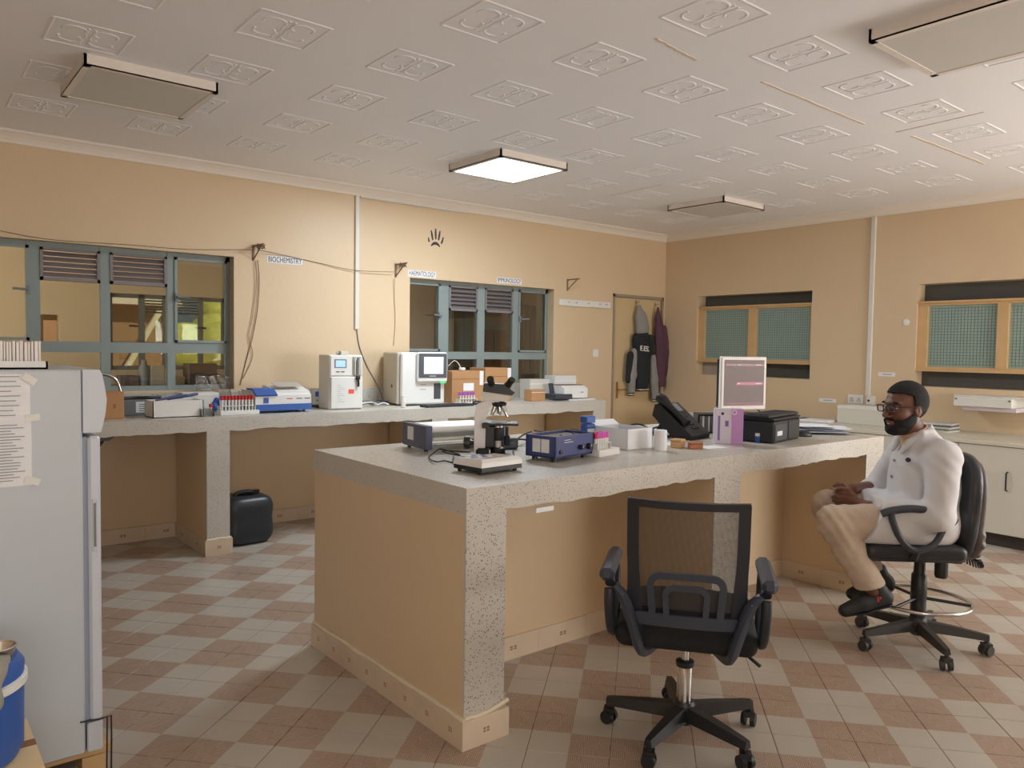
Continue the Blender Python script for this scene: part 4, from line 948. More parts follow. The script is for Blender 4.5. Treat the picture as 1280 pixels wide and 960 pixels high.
# ================================================================== office chair with mesh back
ch = thing('office_chair', 'black swivel office chair with see-through mesh back facing the island', 'chair', (2.325, 1.80, 0), math.radians(37.5))
def caster(parent, x, y, a, m=BLACK, r=.027):
    c = MB(); d = Vector((math.cos(a), math.sin(a), 0)); n = Vector((-d.y, d.x, 0)); p = Vector((x, y, r))
    for sg in (-1, 1): c.cyl(p+n*(sg*.009), p+n*(sg*.026), r, r*.9, 18)
    o = c.build('caster', m, parent, 40)
    h_ = MB(); h_.tube([p+Vector((0, 0, .012)), p+Vector((0, 0, .05)), Vector((x, y, r+.06))], .010, 8); h_.prism([(p.x-.02, p.y-.02), (p.x+.02, p.y-.02), (p.x+.02, p.y+.02), (p.x-.02, p.y+.02)], r+.012, r+.034, 'z'); h_.build('caster_fork', m, o, 40)
def star(parent, R, a0, zh, ze, w0, w1, m=BLACK):
    for k in range(5):
        a = a0+k*2*math.pi/5; d = Vector((math.cos(a), math.sin(a), 0)); n = Vector((-d.y, d.x, 0)); b = MB(); vs = []
        for (t, z, w, hgt) in ((.02, zh, w0, .05), (R*.5, zh*.6+ze*.4, (w0+w1)/2, .042), (R*.95, ze, w1, .03), (R+.01, ze-.004, w1*.8, .026)):
            p = d*t
            for (sw, sz) in ((-1, 0), (1, 0), (.65, 1), (-.65, 1)): vs.append(p+n*(w*sw)+Vector((0, 0, z-hgt+hgt*sz)))
        fs = [(i*4+j, i*4+(j+1) % 4, i*4+4+(j+1) % 4, i*4+4+j) for i in range(3) for j in range(4)]+[(3, 2, 1, 0), (12, 13, 14, 15)]
        b.add(vs, fs).build('base_leg', m, parent, 35)
        caster(parent, d.x*R, d.y*R, a+1.9+k, m)
    b = MB(); b.lathe([(.03, zh-.075), (.042, zh-.06), (.045, zh-.005), (.036, zh+.012)], n=24); b.build('base_hub', m, parent, 40)
star(ch, .285, math.radians(135+14+7.5), .125, .105, .034, .02)
b = MB(); b.lathe([(.028, .13), (.028, .27), (.026, .275)], n=20); b.build('gas_cover', CHROME, ch, 40)
b = MB(); b.lathe([(.032, .268), (.034, .275), (.034, .288), (.02, .292)], n=20); b.build('collar', BLACK, ch, 40)
b = MB(); b.cyl((0, 0, .285), (0, 0, .395), .015, n=16); b.build('gas_piston', CHROME, ch, 40)
bx('seat_plate', BLACK, ch, -.10, .12, -.10, .10, .385, .405, .005)
FAB = mat('black_seat_fabric', (24, 26, 28), .9, var=.1, scale=40, bump=.2, bscale=300)
S = SDF((-.30, -.31, .37), (.32, .31, .53), .008); S.box((0, 0, .448), (.245, .245, .045), .04); S.ell((.05, 0, .475), (.22, .22, .03), .03); S.build('seat', FAB, ch)
# back: local -x is towards the camera side; the back frame leans slightly away from the seat
FRM = mat('charcoal_frame_plastic', (38, 42, 50), .45, var=.05); BRKT = mat('slate_bracket_plastic', (56, 62, 76), .42, var=.05)
def bk(y, z): # point on the back surface
    t = (z-.45)/.5; return Vector((-.235-.05*t-.03*t*t+.05*(abs(y)/.22)**2*(0.4+.6*t), y, z))
ZL, ZT = .47, .945
def strip(pts, w, th, m, name, par):
    b = MB(); vs = []; n = len(pts)
    for i, (y, z) in enumerate(pts):
        a = pts[max(i-1, 0)]; e = pts[min(i+1, n-1)]; d = Vector((e[0]-a[0], e[1]-a[1])).normalized(); nn = Vector((-d.y, d.x))
        ww = w[i] if isinstance(w, (list, tuple)) else w
        for s_ in (-1, 1):
            p = bk(y+nn.x*ww*s_, z+nn.y*ww*s_)
            vs += [p+Vector((-th, 0, 0)), p+Vector((th, 0, 0))]
    fs = []
    for i in range(n-1):
        o = i*4
        for (a, c) in ((0, 1), (1, 3), (3, 2), (2, 0)): fs.append((o+a, o+c, o+c+4, o+a+4))
    fs += [(0, 2, 3, 1), (n*4-4, n*4-3, n*4-1, n*4-2)]
    b.add(vs, fs); o = b.build(name, m, par, 40)
    bmx = bmesh.new(); bmx.from_mesh(o.data); bmesh.ops.recalc_face_normals(bmx, faces=bmx.faces); bmx.to_mesh(o.data); bmx.free(); return o

hw = .203
side = lambda s_: [(s_*(hw-.018-.012*max(0, 1-(z-.47)/.3)), z) for z in np.linspace(ZL, ZT-.006, 9)]
frame = strip([(y, ZT-.012) for y in np.linspace(-hw, hw, 9)], .013, .012, FRM, 'back_frame_top', ch)
for s_ in (-1, 1): strip(side(s_), [.026, .026, .024, .022, .02, .02, .02, .02, .02], .012, FRM, 'back_frame_side', ch)
strip([(y, ZL+.045) for y in np.linspace(-.18, .18, 7)], .045, .008, FAB, 'back_lower_band', ch)
# see-through mesh
mm_ = bpy.data.materials.new('mesh_fabric'); mm_.use_nodes = True
n_, l_, b_ = nodes_of(mm_); b_.inputs['Base Color'].default_value = rgb(70, 62, 58); b_.inputs['Roughness'].default_value = .8
tc = n_.new('ShaderNodeTexCoord'); sp = n_.new('ShaderNodeSeparateXYZ'); l_.new(tc.outputs['Object'], sp.inputs[0]); outs = []
for ax in (1, 2):
    q1 = n_.new('ShaderNodeMath'); q1.operation = 'MULTIPLY'; q1.inputs[1].default_value = 330; l_.new(sp.outputs[ax], q1.inputs[0])
    q2 = n_.new('ShaderNodeMath'); q2.operation = 'FRACT'; l_.new(q1.outputs[0], q2.inputs[0]); q3 = n_.new('ShaderNodeMath'); q3.operation = 'LESS_THAN'; q3.inputs[1].default_value = .34; l_.new(q2.outputs[0], q3.inputs[0]); outs.append(q3)
mxm = n_.new('ShaderNodeMath'); mxm.operation = 'MAXIMUM'; l_.new(outs[0].outputs[0], mxm.inputs[0]); l_.new(outs[1].outputs[0], mxm.inputs[1]); l_.new(mxm.outputs[0], b_.inputs['Alpha'])
b = MB(); ny, nz = 9, 9; vs = [bk(y, z)+Vector((.004, 0, 0)) for z in np.linspace(ZL+.08, ZT-.02, nz) for y in np.linspace(-hw+.03, hw-.03, ny)]
b.add(vs, [(j*ny+i, j*ny+i+1, j*ny+ny+i+1, j*ny+ny+i) for j in range(nz-1) for i in range(ny-1)]); b.build('mesh_back', mm_, ch, 60)
# lumbar grille: two nested loops rising from a cross bar
def grille(pts, w, nm): 
    o = strip(pts, w, .008, BRKT, nm, ch); o.location = (-.022, 0, 0); return o
def loop(wy, zt, zb, r, n=5):
    pts = [(-wy*.92, zb)]+[(-wy+r-r*math.cos(a), zt-r+r*math.sin(a)) for a in np.linspace(0, math.pi/2, n)]
    return pts+[(-y, z) for y, z in pts[::-1]]
grille(loop(.122, .685, .53, .035), .012, 'lumbar_loop'); grille(loop(.070, .645, .53, .03), .010, 'lumbar_loop')
grille([(y, .525) for y in np.linspace(-.17, .17, 7)], .022, 'lumbar_bar')
for s_ in (-1, 1):
    b = MB(); pts = [(-.265, s_*.245, .635), (-.262, s_*.215, .60), (-.255, s_*.19, .53), (-.25, s_*.165, .45), (-.22, s_*.15, .40), (-.1, s_*.10, .385)]
    b.tube(spline(pts, 4), [.024+.018*min(1, i/6) if i < 14 else .036-.003*(i-14) for i in range(21)], 10, flat=.5); o = b.build('back_bracket', BRKT, ch, 50)
    for (y, z) in ((.217, .607), (.197, .55)):
        q_ = MB(); q_.lathe([(0, .004), (.006, .003), (.008, 0)], (-.29, s_*y, z), 12, ax=(-1, 0, 0)); q_.build('screw', CHROME, o)
    # arm loop: pad, post and lower stay
    a_ = MB(); a_.tube(spline([(-.25, s_*.262, .635), (-.16, s_*.272, .66), (-.0, s_*.275, .655), (.05, s_*.272, .62), (.04, s_*.268, .52), (-.02, s_*.262, .43), (-.12, s_*.255, .425), (-.21, s_*.258, .46), (-.262, s_*.262, .56), (-.262, s_*.262, .62)], 4), .018, 8, flat=.9); a_.build('arm_loop', FRM, ch, 50)
    p2 = MB(); p2.rbox(-.275, .06, s_*.272-.026, s_*.272+.026, .645, .69, .014); p2.build('arm_pad', BRKT, ch, 40)
b = MB(); b.tube([(-.04, -.10, .392), (-.09, -.19, .385), (-.13, -.26, .345)], [.006, .007, .009], 8, flat=.6); b.build('tilt_lever', BLACK, ch, 40)
# ================================================================== drafting chair
HUB = (3.98, 1.66, 0.0); HEAD = math.radians(137)
sc_ = thing('drafting_chair', 'black high drafting chair with chrome foot ring under seated man', 'chair', HUB, HEAD)
GRB = mat('worn_grey_black_plastic', (56, 54, 54), .5, var=.15, scale=14); VIN = mat('black_vinyl', (36, 38, 44), .38, var=.08, scale=12, bump=.15, bscale=60)
star(sc_, .30, math.radians(18), .135, .105, .03, .018, GRB)
b = MB(); b.lathe([(.036, .13), (.036, .22), (.034, .225), (.038, .24), (.036, .36), (.028, .37), (.026, .42), (.024, .475)], n=20); b.build('column', BLACK, sc_, 40)
b = MB(); b.tube(arc((0, 0, .235), .232, 0, 360, 48, 'xy')[:-1], .009, 10, True); b.build('foot_ring', CHROME, sc_, 60)
for a in (40, 160, 280):
    b = MB(); b.tube([(.03*math.cos(math.radians(a)), .03*math.sin(math.radians(a)), .245), (.23*math.cos(math.radians(a)), .23*math.sin(math.radians(a)), .235)], .008, 8); b.build('ring_spoke', BLACK, sc_, 60)
k0_ = set(o.name for o in sc_.children)
su_ = sc_
S = SDF((-.24, -.26, .44), (.33, .26, .58), .008); S.box((.035, 0, .515), (.235, .215, .04), .035); S.build('seat', VIN, su_)
bx('seat_shell', BLACK, su_, -.17, .25, -.19, .19, .468, .49, .008); bx('mechanism', BLACK, su_, -.17, .10, -.07, .07, .45, .47, .006)
S = SDF((-.42, -.27, .38), (-.12, .27, 1.02), .008)
S.ell((-.225, 0, .715), (.046, .205, .265), 0, R=np.array(Matrix.Rotation(math.radians(-4), 3, 'Y')), p=3.2); S.ell((-.19, 0, .64), (.035, .17, .12), .04)
S.build('back_pad', VIN, su_)
S = SDF((-.46, -.27, .38), (-.16, .27, 1.02), .008)
S.ell((-.262, 0, .705), (.034, .19, .25), 0, R=np.array(Matrix.Rotation(math.radians(-4), 3, 'Y')), p=3.0); S.ell((-.28, 0, .57), (.04, .17, .11), .03)
S.field(lambda P, d: d+.004*np.sin(P[..., 2]*110+6*np.abs(P[..., 1]))*np.clip((.66-P[..., 2])*8, 0, 1)*(P[..., 0] < -.27)); S.build('back_cover', mat('wrinkled_brown_cover', (86, 78, 76), .5, var=.1), su_)
b = MB()
for k in range(17):
    a = math.radians(-90+180*k/16); b.cyl((-.292, .14*math.sin(a), .47-.015*math.cos(a)), (-.298, .15*math.sin(a), .45-.03*math.cos(a)), .006, .004, 6)
b.tube([(-.285, .14*math.sin(math.radians(t)), .475-.015*math.cos(math.radians(t))) for t in range(-90, 91, 15)], .008, 6); b.build('bellows_edge', BLACK, su_)
b = MB(); b.tube([(-.10, 0, .455), (-.26, 0, .45), (-.30, 0, .50), (-.292, 0, .60)], .02, 10, flat=1.6); b.build('back_bar', BLACK, su_, 50)
b = MB(); b.lathe([(.026, 0), (.03, .01), (.03, .07), (.024, .085)], (-.145, .06, .365), 14); b.build('adjuster_knob', BLACK, su_, 40)
for s_ in (-1, 1):
    y = .255*s_; b = MB(); b.tube(spline([(.225, y, .71), (.18, y, .725), (.09, y, .737), (-.01, y, .725), (-.075, y, .70), (-.11, y, .68)], 4), .014, 10, flat=1.3); a_ = b.build('armrest', DGREY, su_, 60)
    b = MB(); b.tube(spline([(.18, y, .72), (.175, y, .68), (.14, y, .60), (.09, y, .55), (.04, y, .545), (-.02, y, .58), (-.055, y, .65), (-.065, y, .695)], 4), .015, 10); b.build('arm_loop', DGREY, su_, 60)
    b = MB(); b.tube([(.06, y, .545), (.06, y*.9, .50), (.05, y*.6, .48)], .017, 8); b.build('arm_stay', BLACK, su_, 50)

for o in sc_.children:
    if o.name not in k0_: o.location.x += .07

# ================================================================== seated man
SKIN = mat('dark_brown_skin', (110, 72, 58), .5, var=.10, scale=18, bump=.05, bscale=120); LIP = mat('lip', (132, 82, 78), .45, var=.05)
HAIR = mat('black_hair', (22, 20, 20), .85, var=.2, scale=90, bump=.5, bscale=260); COAT = mat('white_coat_cloth', (212, 212, 216), .85, var=.03, scale=5, bump=.06, bscale=40)
TROU = mat('beige_trousers', (190, 172, 154), .88, var=.08, scale=9, bump=.6, bscale=22); SHIRT = mat('peach_shirt', (206, 170, 142), .8); SHOE = mat('black_shoe', (34, 38, 40), .6, var=.1); SOLE = mat('tan_sole', (140, 104, 80), .7)
HC = np.array([.060, .005, 1.186]); HSC = np.array([1.04, 1.0, .94]); HR = Matrix.Rotation(math.radians(21), 3, 'Z') @ Matrix.Rotation(math.radians(4), 3, 'Y')
HRn = np.array(HR)
def hp(x, y, z): return HC+HRn@(np.array([x, y, z])*HSC)
def HE(S, c, r, k=.015, op='union', R=None): S.ell(hp(*c), np.array(r)*HSC, k, HRn if R is None else HRn@R, op)
nb = (.0, 0, 1.045); SHL, SHR = (-.055, .18, .965), (-.04, -.18, .97); ELL, ELR = (-.015, .235, .70), (.075, -.255, .745); WRL, WRR = (.255, .12, .715), (.265, -.08, .765)
HPL, HPR = (-.045, .09, .635), (-.045, -.09, .635); KNL, KNR = (.425, .145, .64), (.365, -.13, .665); ANL, ANR = (.235, .145, .325), (.135, -.075, .335)
lo, hi = (-.26, -.36, .18), (.56, .36, 1.36)
S = SDF(lo, hi, .0045)
# trunk and limbs
S.ell((-.06, 0, .66), (.11, .15, .10), .03); S.ell((-.085, 0, .79), (.10, .14, .13), .04); S.ell((-.055, 0, .91), (.11, .165, .12), .04); S.cone((-.05, -.14, .975), (-.06, .14, .97), .05, .05, .04)
for sh, el, wr in ((SHL, ELL, WRL), (SHR, ELR, WRR)): S.chain([sh, el], [.055, .042], .03); S.chain([el, wr], [.041, .027], .02)
for h_, kn, an in ((HPL, KNL, ANL), (HPR, KNR, ANR)): S.chain([h_, kn], [.085, .055], .03); S.chain([kn, an], [.055, .034], .02)
for an, toe, he in ((ANL, (.36, .15, .222), (.19, .145, .275)), (ANR, (.25, -.085, .225), (.09, -.075, .28))): S.chain([an, he], [.034, .03], .02); S.chain([he, toe], [.03, .024], .02)
# hands: clasped, fingers interlaced
def hand(wr, sg, dz):
    wr = np.array(wr); pc = np.array([.315, .055*sg, .735+dz]); S.cone(wr, pc, .024, .022, .012)
    kn = np.array([.345, .034*sg, .735+dz]); 
    for i, (oz, ln) in enumerate(((.030, .9), (.010, 1.0), (-.010, .95), (-.030, .78))):
        k0 = kn+np.array([.004-.004*abs(i-1), 0, oz]); S.cone(pc+np.array([0, 0, oz*.8]), k0, .014, .0125, .006)
        p1 = k0+np.array([.028, -.026*sg, -.002])*ln; p2 = p1+np.array([.004, -.024*sg, -.008])*ln; p3 = p2+np.array([-.016, -.012*sg, -.008])*ln
        S.chain([k0, p1, p2, p3], [.0105, .0095, .0088, .0078], .002)
    t0 = pc+np.array([-.01, 0, .02]); t1 = t0+np.array([.026, -.012*sg, .026]); t2 = t1+np.array([.026, -.014*sg, .004]); S.chain([t0, t1, t2, t2+np.array([.018, -.008*sg, -.006])], [.014, .012, .0105, .009], .004)
hand(WRL, 1, 0.0); hand(WRR, -1, .011)
# neck and head
S.cone(nb, hp(-.02, 0, -.06), .058, .054, .02)
HE(S, (-.012, 0, .032), (.098, .077, .098), .01); HE(S, (.022, 0, -.045), (.070, .062, .078), .03); HE(S, (.06, 0, -.10), (.03, .032, .024), .02); HE(S, (.07, 0, .036), (.024, .054, .013), .012)
for s_ in (-1, 1):
    HE(S, (.055, .040*s_, -.022), (.028, .024, .026), .02); HE(S, (.100, .032*s_, .012), (.020, .019, .013), .01, 'sub')
    HE(S, (-.008, .078*s_, -.008), (.020, .009, .033), .005); HE(S, (.0, .088*s_, -.006), (.010, .006, .018), .004, 'sub'); HE(S, (.097, .013*s_, -.033), (.012, .010, .008), .006)
S.cone(hp(.083, 0, .022), hp(.112, 0, -.024), .008, .0145, .008)
HE(S, (.082, 0, -.060), (.016, .026, .007), .004); HE(S, (.080, 0, -.074), (.016, .023, .008), .004); HE(S, (.095, 0, -.0665), (.02, .026, .0016), .002, 'sub')
def fm(c):
    q = ((c-HC)@HRn)/HSC; return ((q[:, 0] > .072) & (np.abs(q[:, 1]) < .027) & (q[:, 2] < -.0535) & (q[:, 2] > -.083)).astype(int)
DU = .045
man = S.build('person', [SKIN, LIP], None, (HUB[0]+DU*math.cos(HEAD), HUB[1]+DU*math.sin(HEAD), 0), HEAD, fm)
tag(man, 'seated person in white lab coat, beige trousers and glasses, hands clasped', 'person')
EYE = mat('eye_white', (176, 164, 156), .25, var=0); IRIS = mat('dark_iris', (30, 20, 16), .2, var=0)
for s_ in (-1, 1):
    c = Vector(hp(.0695, .031*s_, .013)); b = MB(); b.ell(c, .0125, 14, 10); e_ = b.build('eye', EYE, man, 60); b = MB(); b.ell(Vector(hp(.0790, .0315*s_, .012)), .0052, 10, 8); b.build('iris', IRIS, e_, 60)
    b = MB(); b.tube([hp(.088-.010*abs(t-.5), s_*(.014+.038*t), .034+.006*math.sin(t*3.1)) for t in np.linspace(0, 1, 6)], [.003, .0045, .005, .005, .004, .0025], 8); b.build('eyebrow', HAIR, man, 60)
# hair
S = SDF(HC-.17, HC+.17, .0035); HE(S, (-.016, 0, .036), (.107, .086, .110), .0)
def cuthair(P, d):
    q = ((P-HC)@HRn)/HSC; x, y, z = q[..., 0], q[..., 1], q[..., 2]
    line = np.where(x > .012, .080+.008*np.clip((x-.02)/.05, 0, 1)-.4*np.clip(np.abs(y)-.055, 0, 1), np.where(x > -.022, -.012, -.055-(x+.022)*.12))
    n = .0016*np.sin(x*420)*np.sin(y*390)*np.sin(z*410)
    return np.maximum(d+n, line-z)
S.field(cuthair); S.build('hair', HAIR, man)
# beard
S = SDF(HC-.17, HC+.15, .0035); HE(S, (.022, 0, -.047), (.078, .071, .086), .0); HE(S, (.060, 0, -.105), (.040, .043, .032), .02)
def cutbeard(P, d):
    q = ((P-HC)@HRn)/HSC; x, y, z = q[..., 0], q[..., 1], q[..., 2]
    edge = np.where(x > .055, -.052, -.052+np.clip((.055-x)*.75, 0, .05)); d = np.maximum(d, z-edge); d = np.maximum(d, -.02-x)
    mouth = np.sqrt(((np.abs(y))/.031)**2+((z+.066)/.018)**2)-1; d = np.where(x > .045, np.maximum(d, -mouth*.018), d)
    return d+.0016*np.sin(x*430)*np.sin(y*400)*np.sin(z*420)
S.field(cutbeard); S.build('beard', HAIR, man)
b = MB(); b.tube([hp(.100-.012*abs(t)**2, .030*t, -.046-.004*abs(t)) for t in np.linspace(-1, 1, 9)], [.003, .005, .006, .006, .0055, .006, .006, .005, .003], 8); b.build('moustache', HAIR, man, 60)
# glasses
gl = thing('glasses', None, None); gl.parent = man
FRA = mat('tortoise_frame', (58, 38, 32), .3, var=.15, scale=60); LENS = glassmat('spectacle_lens', (225, 225, 225), .02, 2.0)
bpy.data.objects.remove(gl)
def lens_loop(s_, off=0.0):
    pts = []
    for k in range(20):
        a = 2*math.pi*k/20; ca, sa = math.cos(a), math.sin(a); y = .0245*math.copysign(abs(ca)**.6, ca); z = .0175*math.copysign(abs(sa)**.6, sa)
        yy = .034*s_+y; pts.append(Vector(hp(.112-.006*(abs(yy)/.05)**2+off, yy, .010+z)))
    return pts
b = MB()
for s_ in (-1, 1): b.tube(lens_loop(s_), .0030, 8, True)
b.tube([hp(.111, -.011, .016), hp(.114, 0, .019), hp(.111, .011, .016)], .0024, 8)
for s_ in (-1, 1): b.tube([hp(.106, .058*s_, .02), hp(.10, .072*s_, .02), hp(.04, .083*s_, .016), hp(-.015, .086*s_, .012), hp(-.035, .084*s_, -.008)], .0024, 8)
gf = b.build('glasses', FRA, man, 60)
for s_ in (-1, 1):
    b = MB(); L = lens_loop(s_); b.add(L, [tuple(range(20))]); b.build('lens', LENS, gf)
# lab coat
S = SDF((-.30, -.38, .5), (.48, .38, 1.14), .0055)
S.ell((-.075, 0, .66), (.135, .185, .13), .03); S.ell((-.085, 0, .79), (.128, .170, .15), .05); S.ell((-.052, 0, .92), (.135, .185, .125), .05); S.cone((-.045, -.15, .985), (-.055, .15, .98), .068, .068, .05); S.cone((-.03, 0, 1.0), (-.004, 0, 1.085), .085, .070, .04)
S.ell((.045, 0, .80), (.07, .12, .16), .06)
S.chain([SHL, ELL], [.080, .066], .035); S.chain([ELL, (.248, .125, .713)], [.066, .046], .03); S.chain([SHR, ELR], [.080, .064], .035); S.cone(ELR, (.12, -.22, .75), .06, .052, .02)
S.chain([HPL, (.26, .135, .648)], [.128, .112], .04); S.chain([HPR, (.26, -.12, .655)], [.125, .11], .04); S.cone((.05, 0, .66), (.20, 0, .655), .09, .07, .05)
def coatcut(P, d):
    u, v, z = P[..., 0], P[..., 1], P[..., 2]
    sleeve = (z > .66) & (v > .05) & (u > .1)
    w = (.0028*np.sin(60*(u*.9+z*.5)+9*v)*np.clip((.86-z)*5, 0, 1)+.0013*np.sin(62*(z-1.3*u)+17*v+2*np.sin(20*z)))*np.clip((z-.66)*20, .25, 1)+.0018*np.sin(40*u-14*z+9*v+4)
    d = d+w
    hem = (u-.27+.45*(z-.63))                        # skirt edge slants back over the thigh
    armL = np.sqrt((v-.13)**2+(z-.71)**2)-.062
    d = np.where(armL > 0, np.maximum(d, hem), d)
    d = np.maximum(d, .552-z)
    neck = np.sqrt((u-.005-(z-1.05)*.3)**2+(v*1.05)**2)-.060
    d = np.maximum(d, -np.where(z > 1.0, neck, 1.0))
    d = np.maximum(d, z-(1.075-.55*(u-.0)))
    d = np.maximum(d, np.where((u > .03) & (z > .97), .012+.30*(z-.97)-np.abs(v), -1))   # open collar
    d = np.maximum(d, np.where(armL < .0, u-.246, -1))
    return d
S.field(coatcut); coat = S.build('lab_coat', COAT, man)
# collar flaps, buttons, pocket mark
for s_ in (-1, 1):
    S = SDF((-.12, -.14, .93), (.16, .14, 1.14), .0045); S.chain([(-.055, .055*s_, 1.085), (.0, .072*s_, 1.07), (.055, .052*s_, 1.02), (.085, .05*s_, .975)], [.012, .016, .019, .009], .012); S.field(lambda P, d: d); o = S.build('collar', COAT, coat)
b = MB()
for z, u in ((.93, .105), (.85, .116)):
    b = MB(); b.lathe([(0, .003), (.007, .002), (.008, 0)], (u, .022, z), 12, ax=(1, .4, 0)); b.build('button', mat('grey_button', (150, 148, 150), .4), coat, 40)
S = SDF((.02, .04, .9), (.16, .16, 1.0), .004); S.ell((.077, .108, .945), (.012, .016, .012), 0); S.build('pocket_clip', INK, coat)
# shirt at the neck
S = SDF((-.12, -.12, .96), (.14, .12, 1.14), .0045); S.cone((-.012, 0, .99), (.012, 0, 1.085), .072, .066, .01)
S.field(lambda P, d: np.maximum(np.maximum(d, -(np.sqrt((P[..., 0]-.005-(P[..., 2]-1.05)*.3)**2+P[..., 1]**2)-.061)), P[..., 2]-(1.088-.45*P[..., 0]))); S.build('shirt', SHIRT, man)
# trousers
S = SDF((-.20, -.28, .28), (.55, .28, .78), .0055)
S.ell((-.05, 0, .65), (.12, .165, .095), .03)
S.chain([HPL, (.2, .125, .645), KNL], [.10, .092, .078], .03); S.chain([KNL, (.345, .145, .50), (.25, .145, .345)], [.078, .070, .068], .03)
S.chain([HPR, (.2, -.115, .65), KNR], [.10, .09, .076], .03); S.chain([KNR, (.26, -.11, .50), (.145, -.08, .36)], [.076, .062, .05], .03)
def tcut(P, d):
    u, v, z = P[..., 0], P[..., 1], P[..., 2]
    d = d+.0030*np.sin(75*(z+.9*u)+9*v)*np.clip((u-.25)*6, 0, 1)+.0028*np.sin(110*z+30*u+20*v)*np.clip((.42-z)*10, 0, 1)+.0022*np.sin(120*(z*.7-u)+14*v)*np.clip((u-.3)*8, 0, 1)
    d = np.maximum(d, np.where(v > 0, .338-z-.3*(u-.25), .35-z-.3*(u-.17))); d = np.maximum(d, np.where(u < .24, .556-z-np.clip((u-.2), 0, 1)*20, -1)*(z > .45)-(z <= .45)*1.0)
    return d
S.field(tcut); S.build('trousers', TROU, man)
# shoes
for nm, he, toe, lb in (('shoe', (.178, .145, .272), (.365, .152, .215), 1), ('shoe', (.080, -.075, .280), (.245, -.085, .225), 0)):
    he, toe = np.array(he), np.array(toe); S = SDF(np.minimum(he, toe)-.09, np.maximum(he, toe)+.11, .0045); mid = he*.45+toe*.55
    S.chain([he+[.0, 0, .012], mid+[0, 0, .012], toe], [.040, .040, .030], .02); S.cone(he+[.02, 0, .03], he+[.045, 0, .075], .038, .040, .02)
    ax = (toe-he)/np.linalg.norm(toe-he); up = np.array([-ax[2], 0, ax[0]])*(1 if ax[0] > 0 else -1)
    base = float(he@up)-.024
    S.field(lambda P, d: np.maximum(d, base-P@up)); sh_ = S.build(nm, SHOE, man)
    T = SDF(np.minimum(he, toe)-.09, np.maximum(he, toe)+.09, .0045); T.chain([he, mid, toe], [.041, .042, .032], .02); T.field(lambda P, d: np.maximum(np.maximum(d, base-.010-P@up), P@up-base-.001)); T.build('sole', SOLE if not lb else BLACK, sh_)
    if lb:
        b = MB(); p = he+[.03, .038, .012]
        for k in range(2): b.box(p[0]+.0+.012*k, p[0]+.008+.012*k, p[1]-.01, p[1]+.0035, p[2]-.012, p[2]+.012)
        b.build('red_stripe', RED, sh_)
    b = MB(); m_ = mid+up*.052-ax*.02
    for k in range(3): q_ = m_+ax*(.014*k)-up*.004*k; b.tube([q_+[0, -.016, 0], q_+[0, 0, .004], q_+[0, .016, 0]], .002, 6)
    b.build('lace', BLACK, sh_)
# ================================================================== jackets on the door
YD = YB+0.018
def dj(px, py): p = at_y(px, py, YD-.06); return p.x, p.z
GREYK = mat('grey_marl_jersey', (140, 138, 136), .9, var=.08, scale=30); BLK = mat('black_jersey', (34, 38, 42), .9, var=.08, scale=20); MAR = mat('maroon_jersey', (88, 58, 72), .9, var=.08, scale=15); STRIPE = mat('white_rib', (214, 210, 204), .9)
def cloth(name, m, par, pts, rs, th=.55, wr=.004, cut=None):
    # chain of blobs in the door plane, squashed towards the door
    P3 = np.array([(x, z) for x, z in pts]); lo = (P3[:, 0].min()-.2, -.2, P3[:, 1].min()-.16); hi = (P3[:, 0].max()+.2, .2, P3[:, 1].max()+.16)
    S = SDF(lo, hi, .0075)
    S.chain([(x, 0, z) for x, z in pts], rs, .03)
    S.field(lambda P, d: d+wr*np.sin(55*P[..., 0]+8*P[..., 2])+.5*wr*np.sin(38*P[..., 2]+20*P[..., 0]))
    if cut: S.field(cut)
    o = S.build(name, m, par)
    v = np.empty(len(o.data.vertices)*3); o.data.vertices.foreach_get('co', v); v = v.reshape(-1, 3); v[:, 1] = v[:, 1]*th+(YD-.062); o.data.vertices.foreach_set('co', v.ravel()); o.data.update(); return o
mj = thing('jacket', 'maroon hooded jacket hanging on door behind black hoodie', 'jacket', (0, 0, 0))
x0, zt = dj(823, 384)
cloth('hood', MAR, mj, [dj(822.5, 386), dj(823, 400), dj(825, 414)], [.02, .055, .075], .5); cloth('body', MAR, mj, [dj(824, 412), dj(826, 440), dj(826, 480)], [.075, .095, .08], .5, cut=lambda P, d: np.maximum(d, dj(826, 483)[1]-P[..., 2])); cloth('sleeve', MAR, mj, [dj(829, 412), dj(833, 440), dj(835, 471)], [.05, .055, .042], .6)
hj = thing('hoodie', 'black hoodie with grey hood and sleeves hanging on door', 'hoodie', (0, 0, 0))
cloth('hood', GREYK, hj, [dj(799.5, 384), dj(801, 398), dj(803, 412)], [.03, .085, .10], .55)
zb = dj(803, 486)[1]
body = cloth('body', BLK, hj, [dj(801, 424), dj(802, 445), dj(802, 480)], [.125, .125, .10], .6, cut=lambda P, d: np.maximum(np.maximum(d, zb-P[..., 2]), P[..., 2]-dj(803, 416)[1]-.12*(P[..., 0]-dj(803, 416)[0])))
cloth('shoulder', BLK, hj, [dj(789, 445), dj(785, 474)], [.06, .045], .5); cloth('shoulder', BLK, hj, [dj(812, 424), dj(814, 438)], [.06, .07], .6)
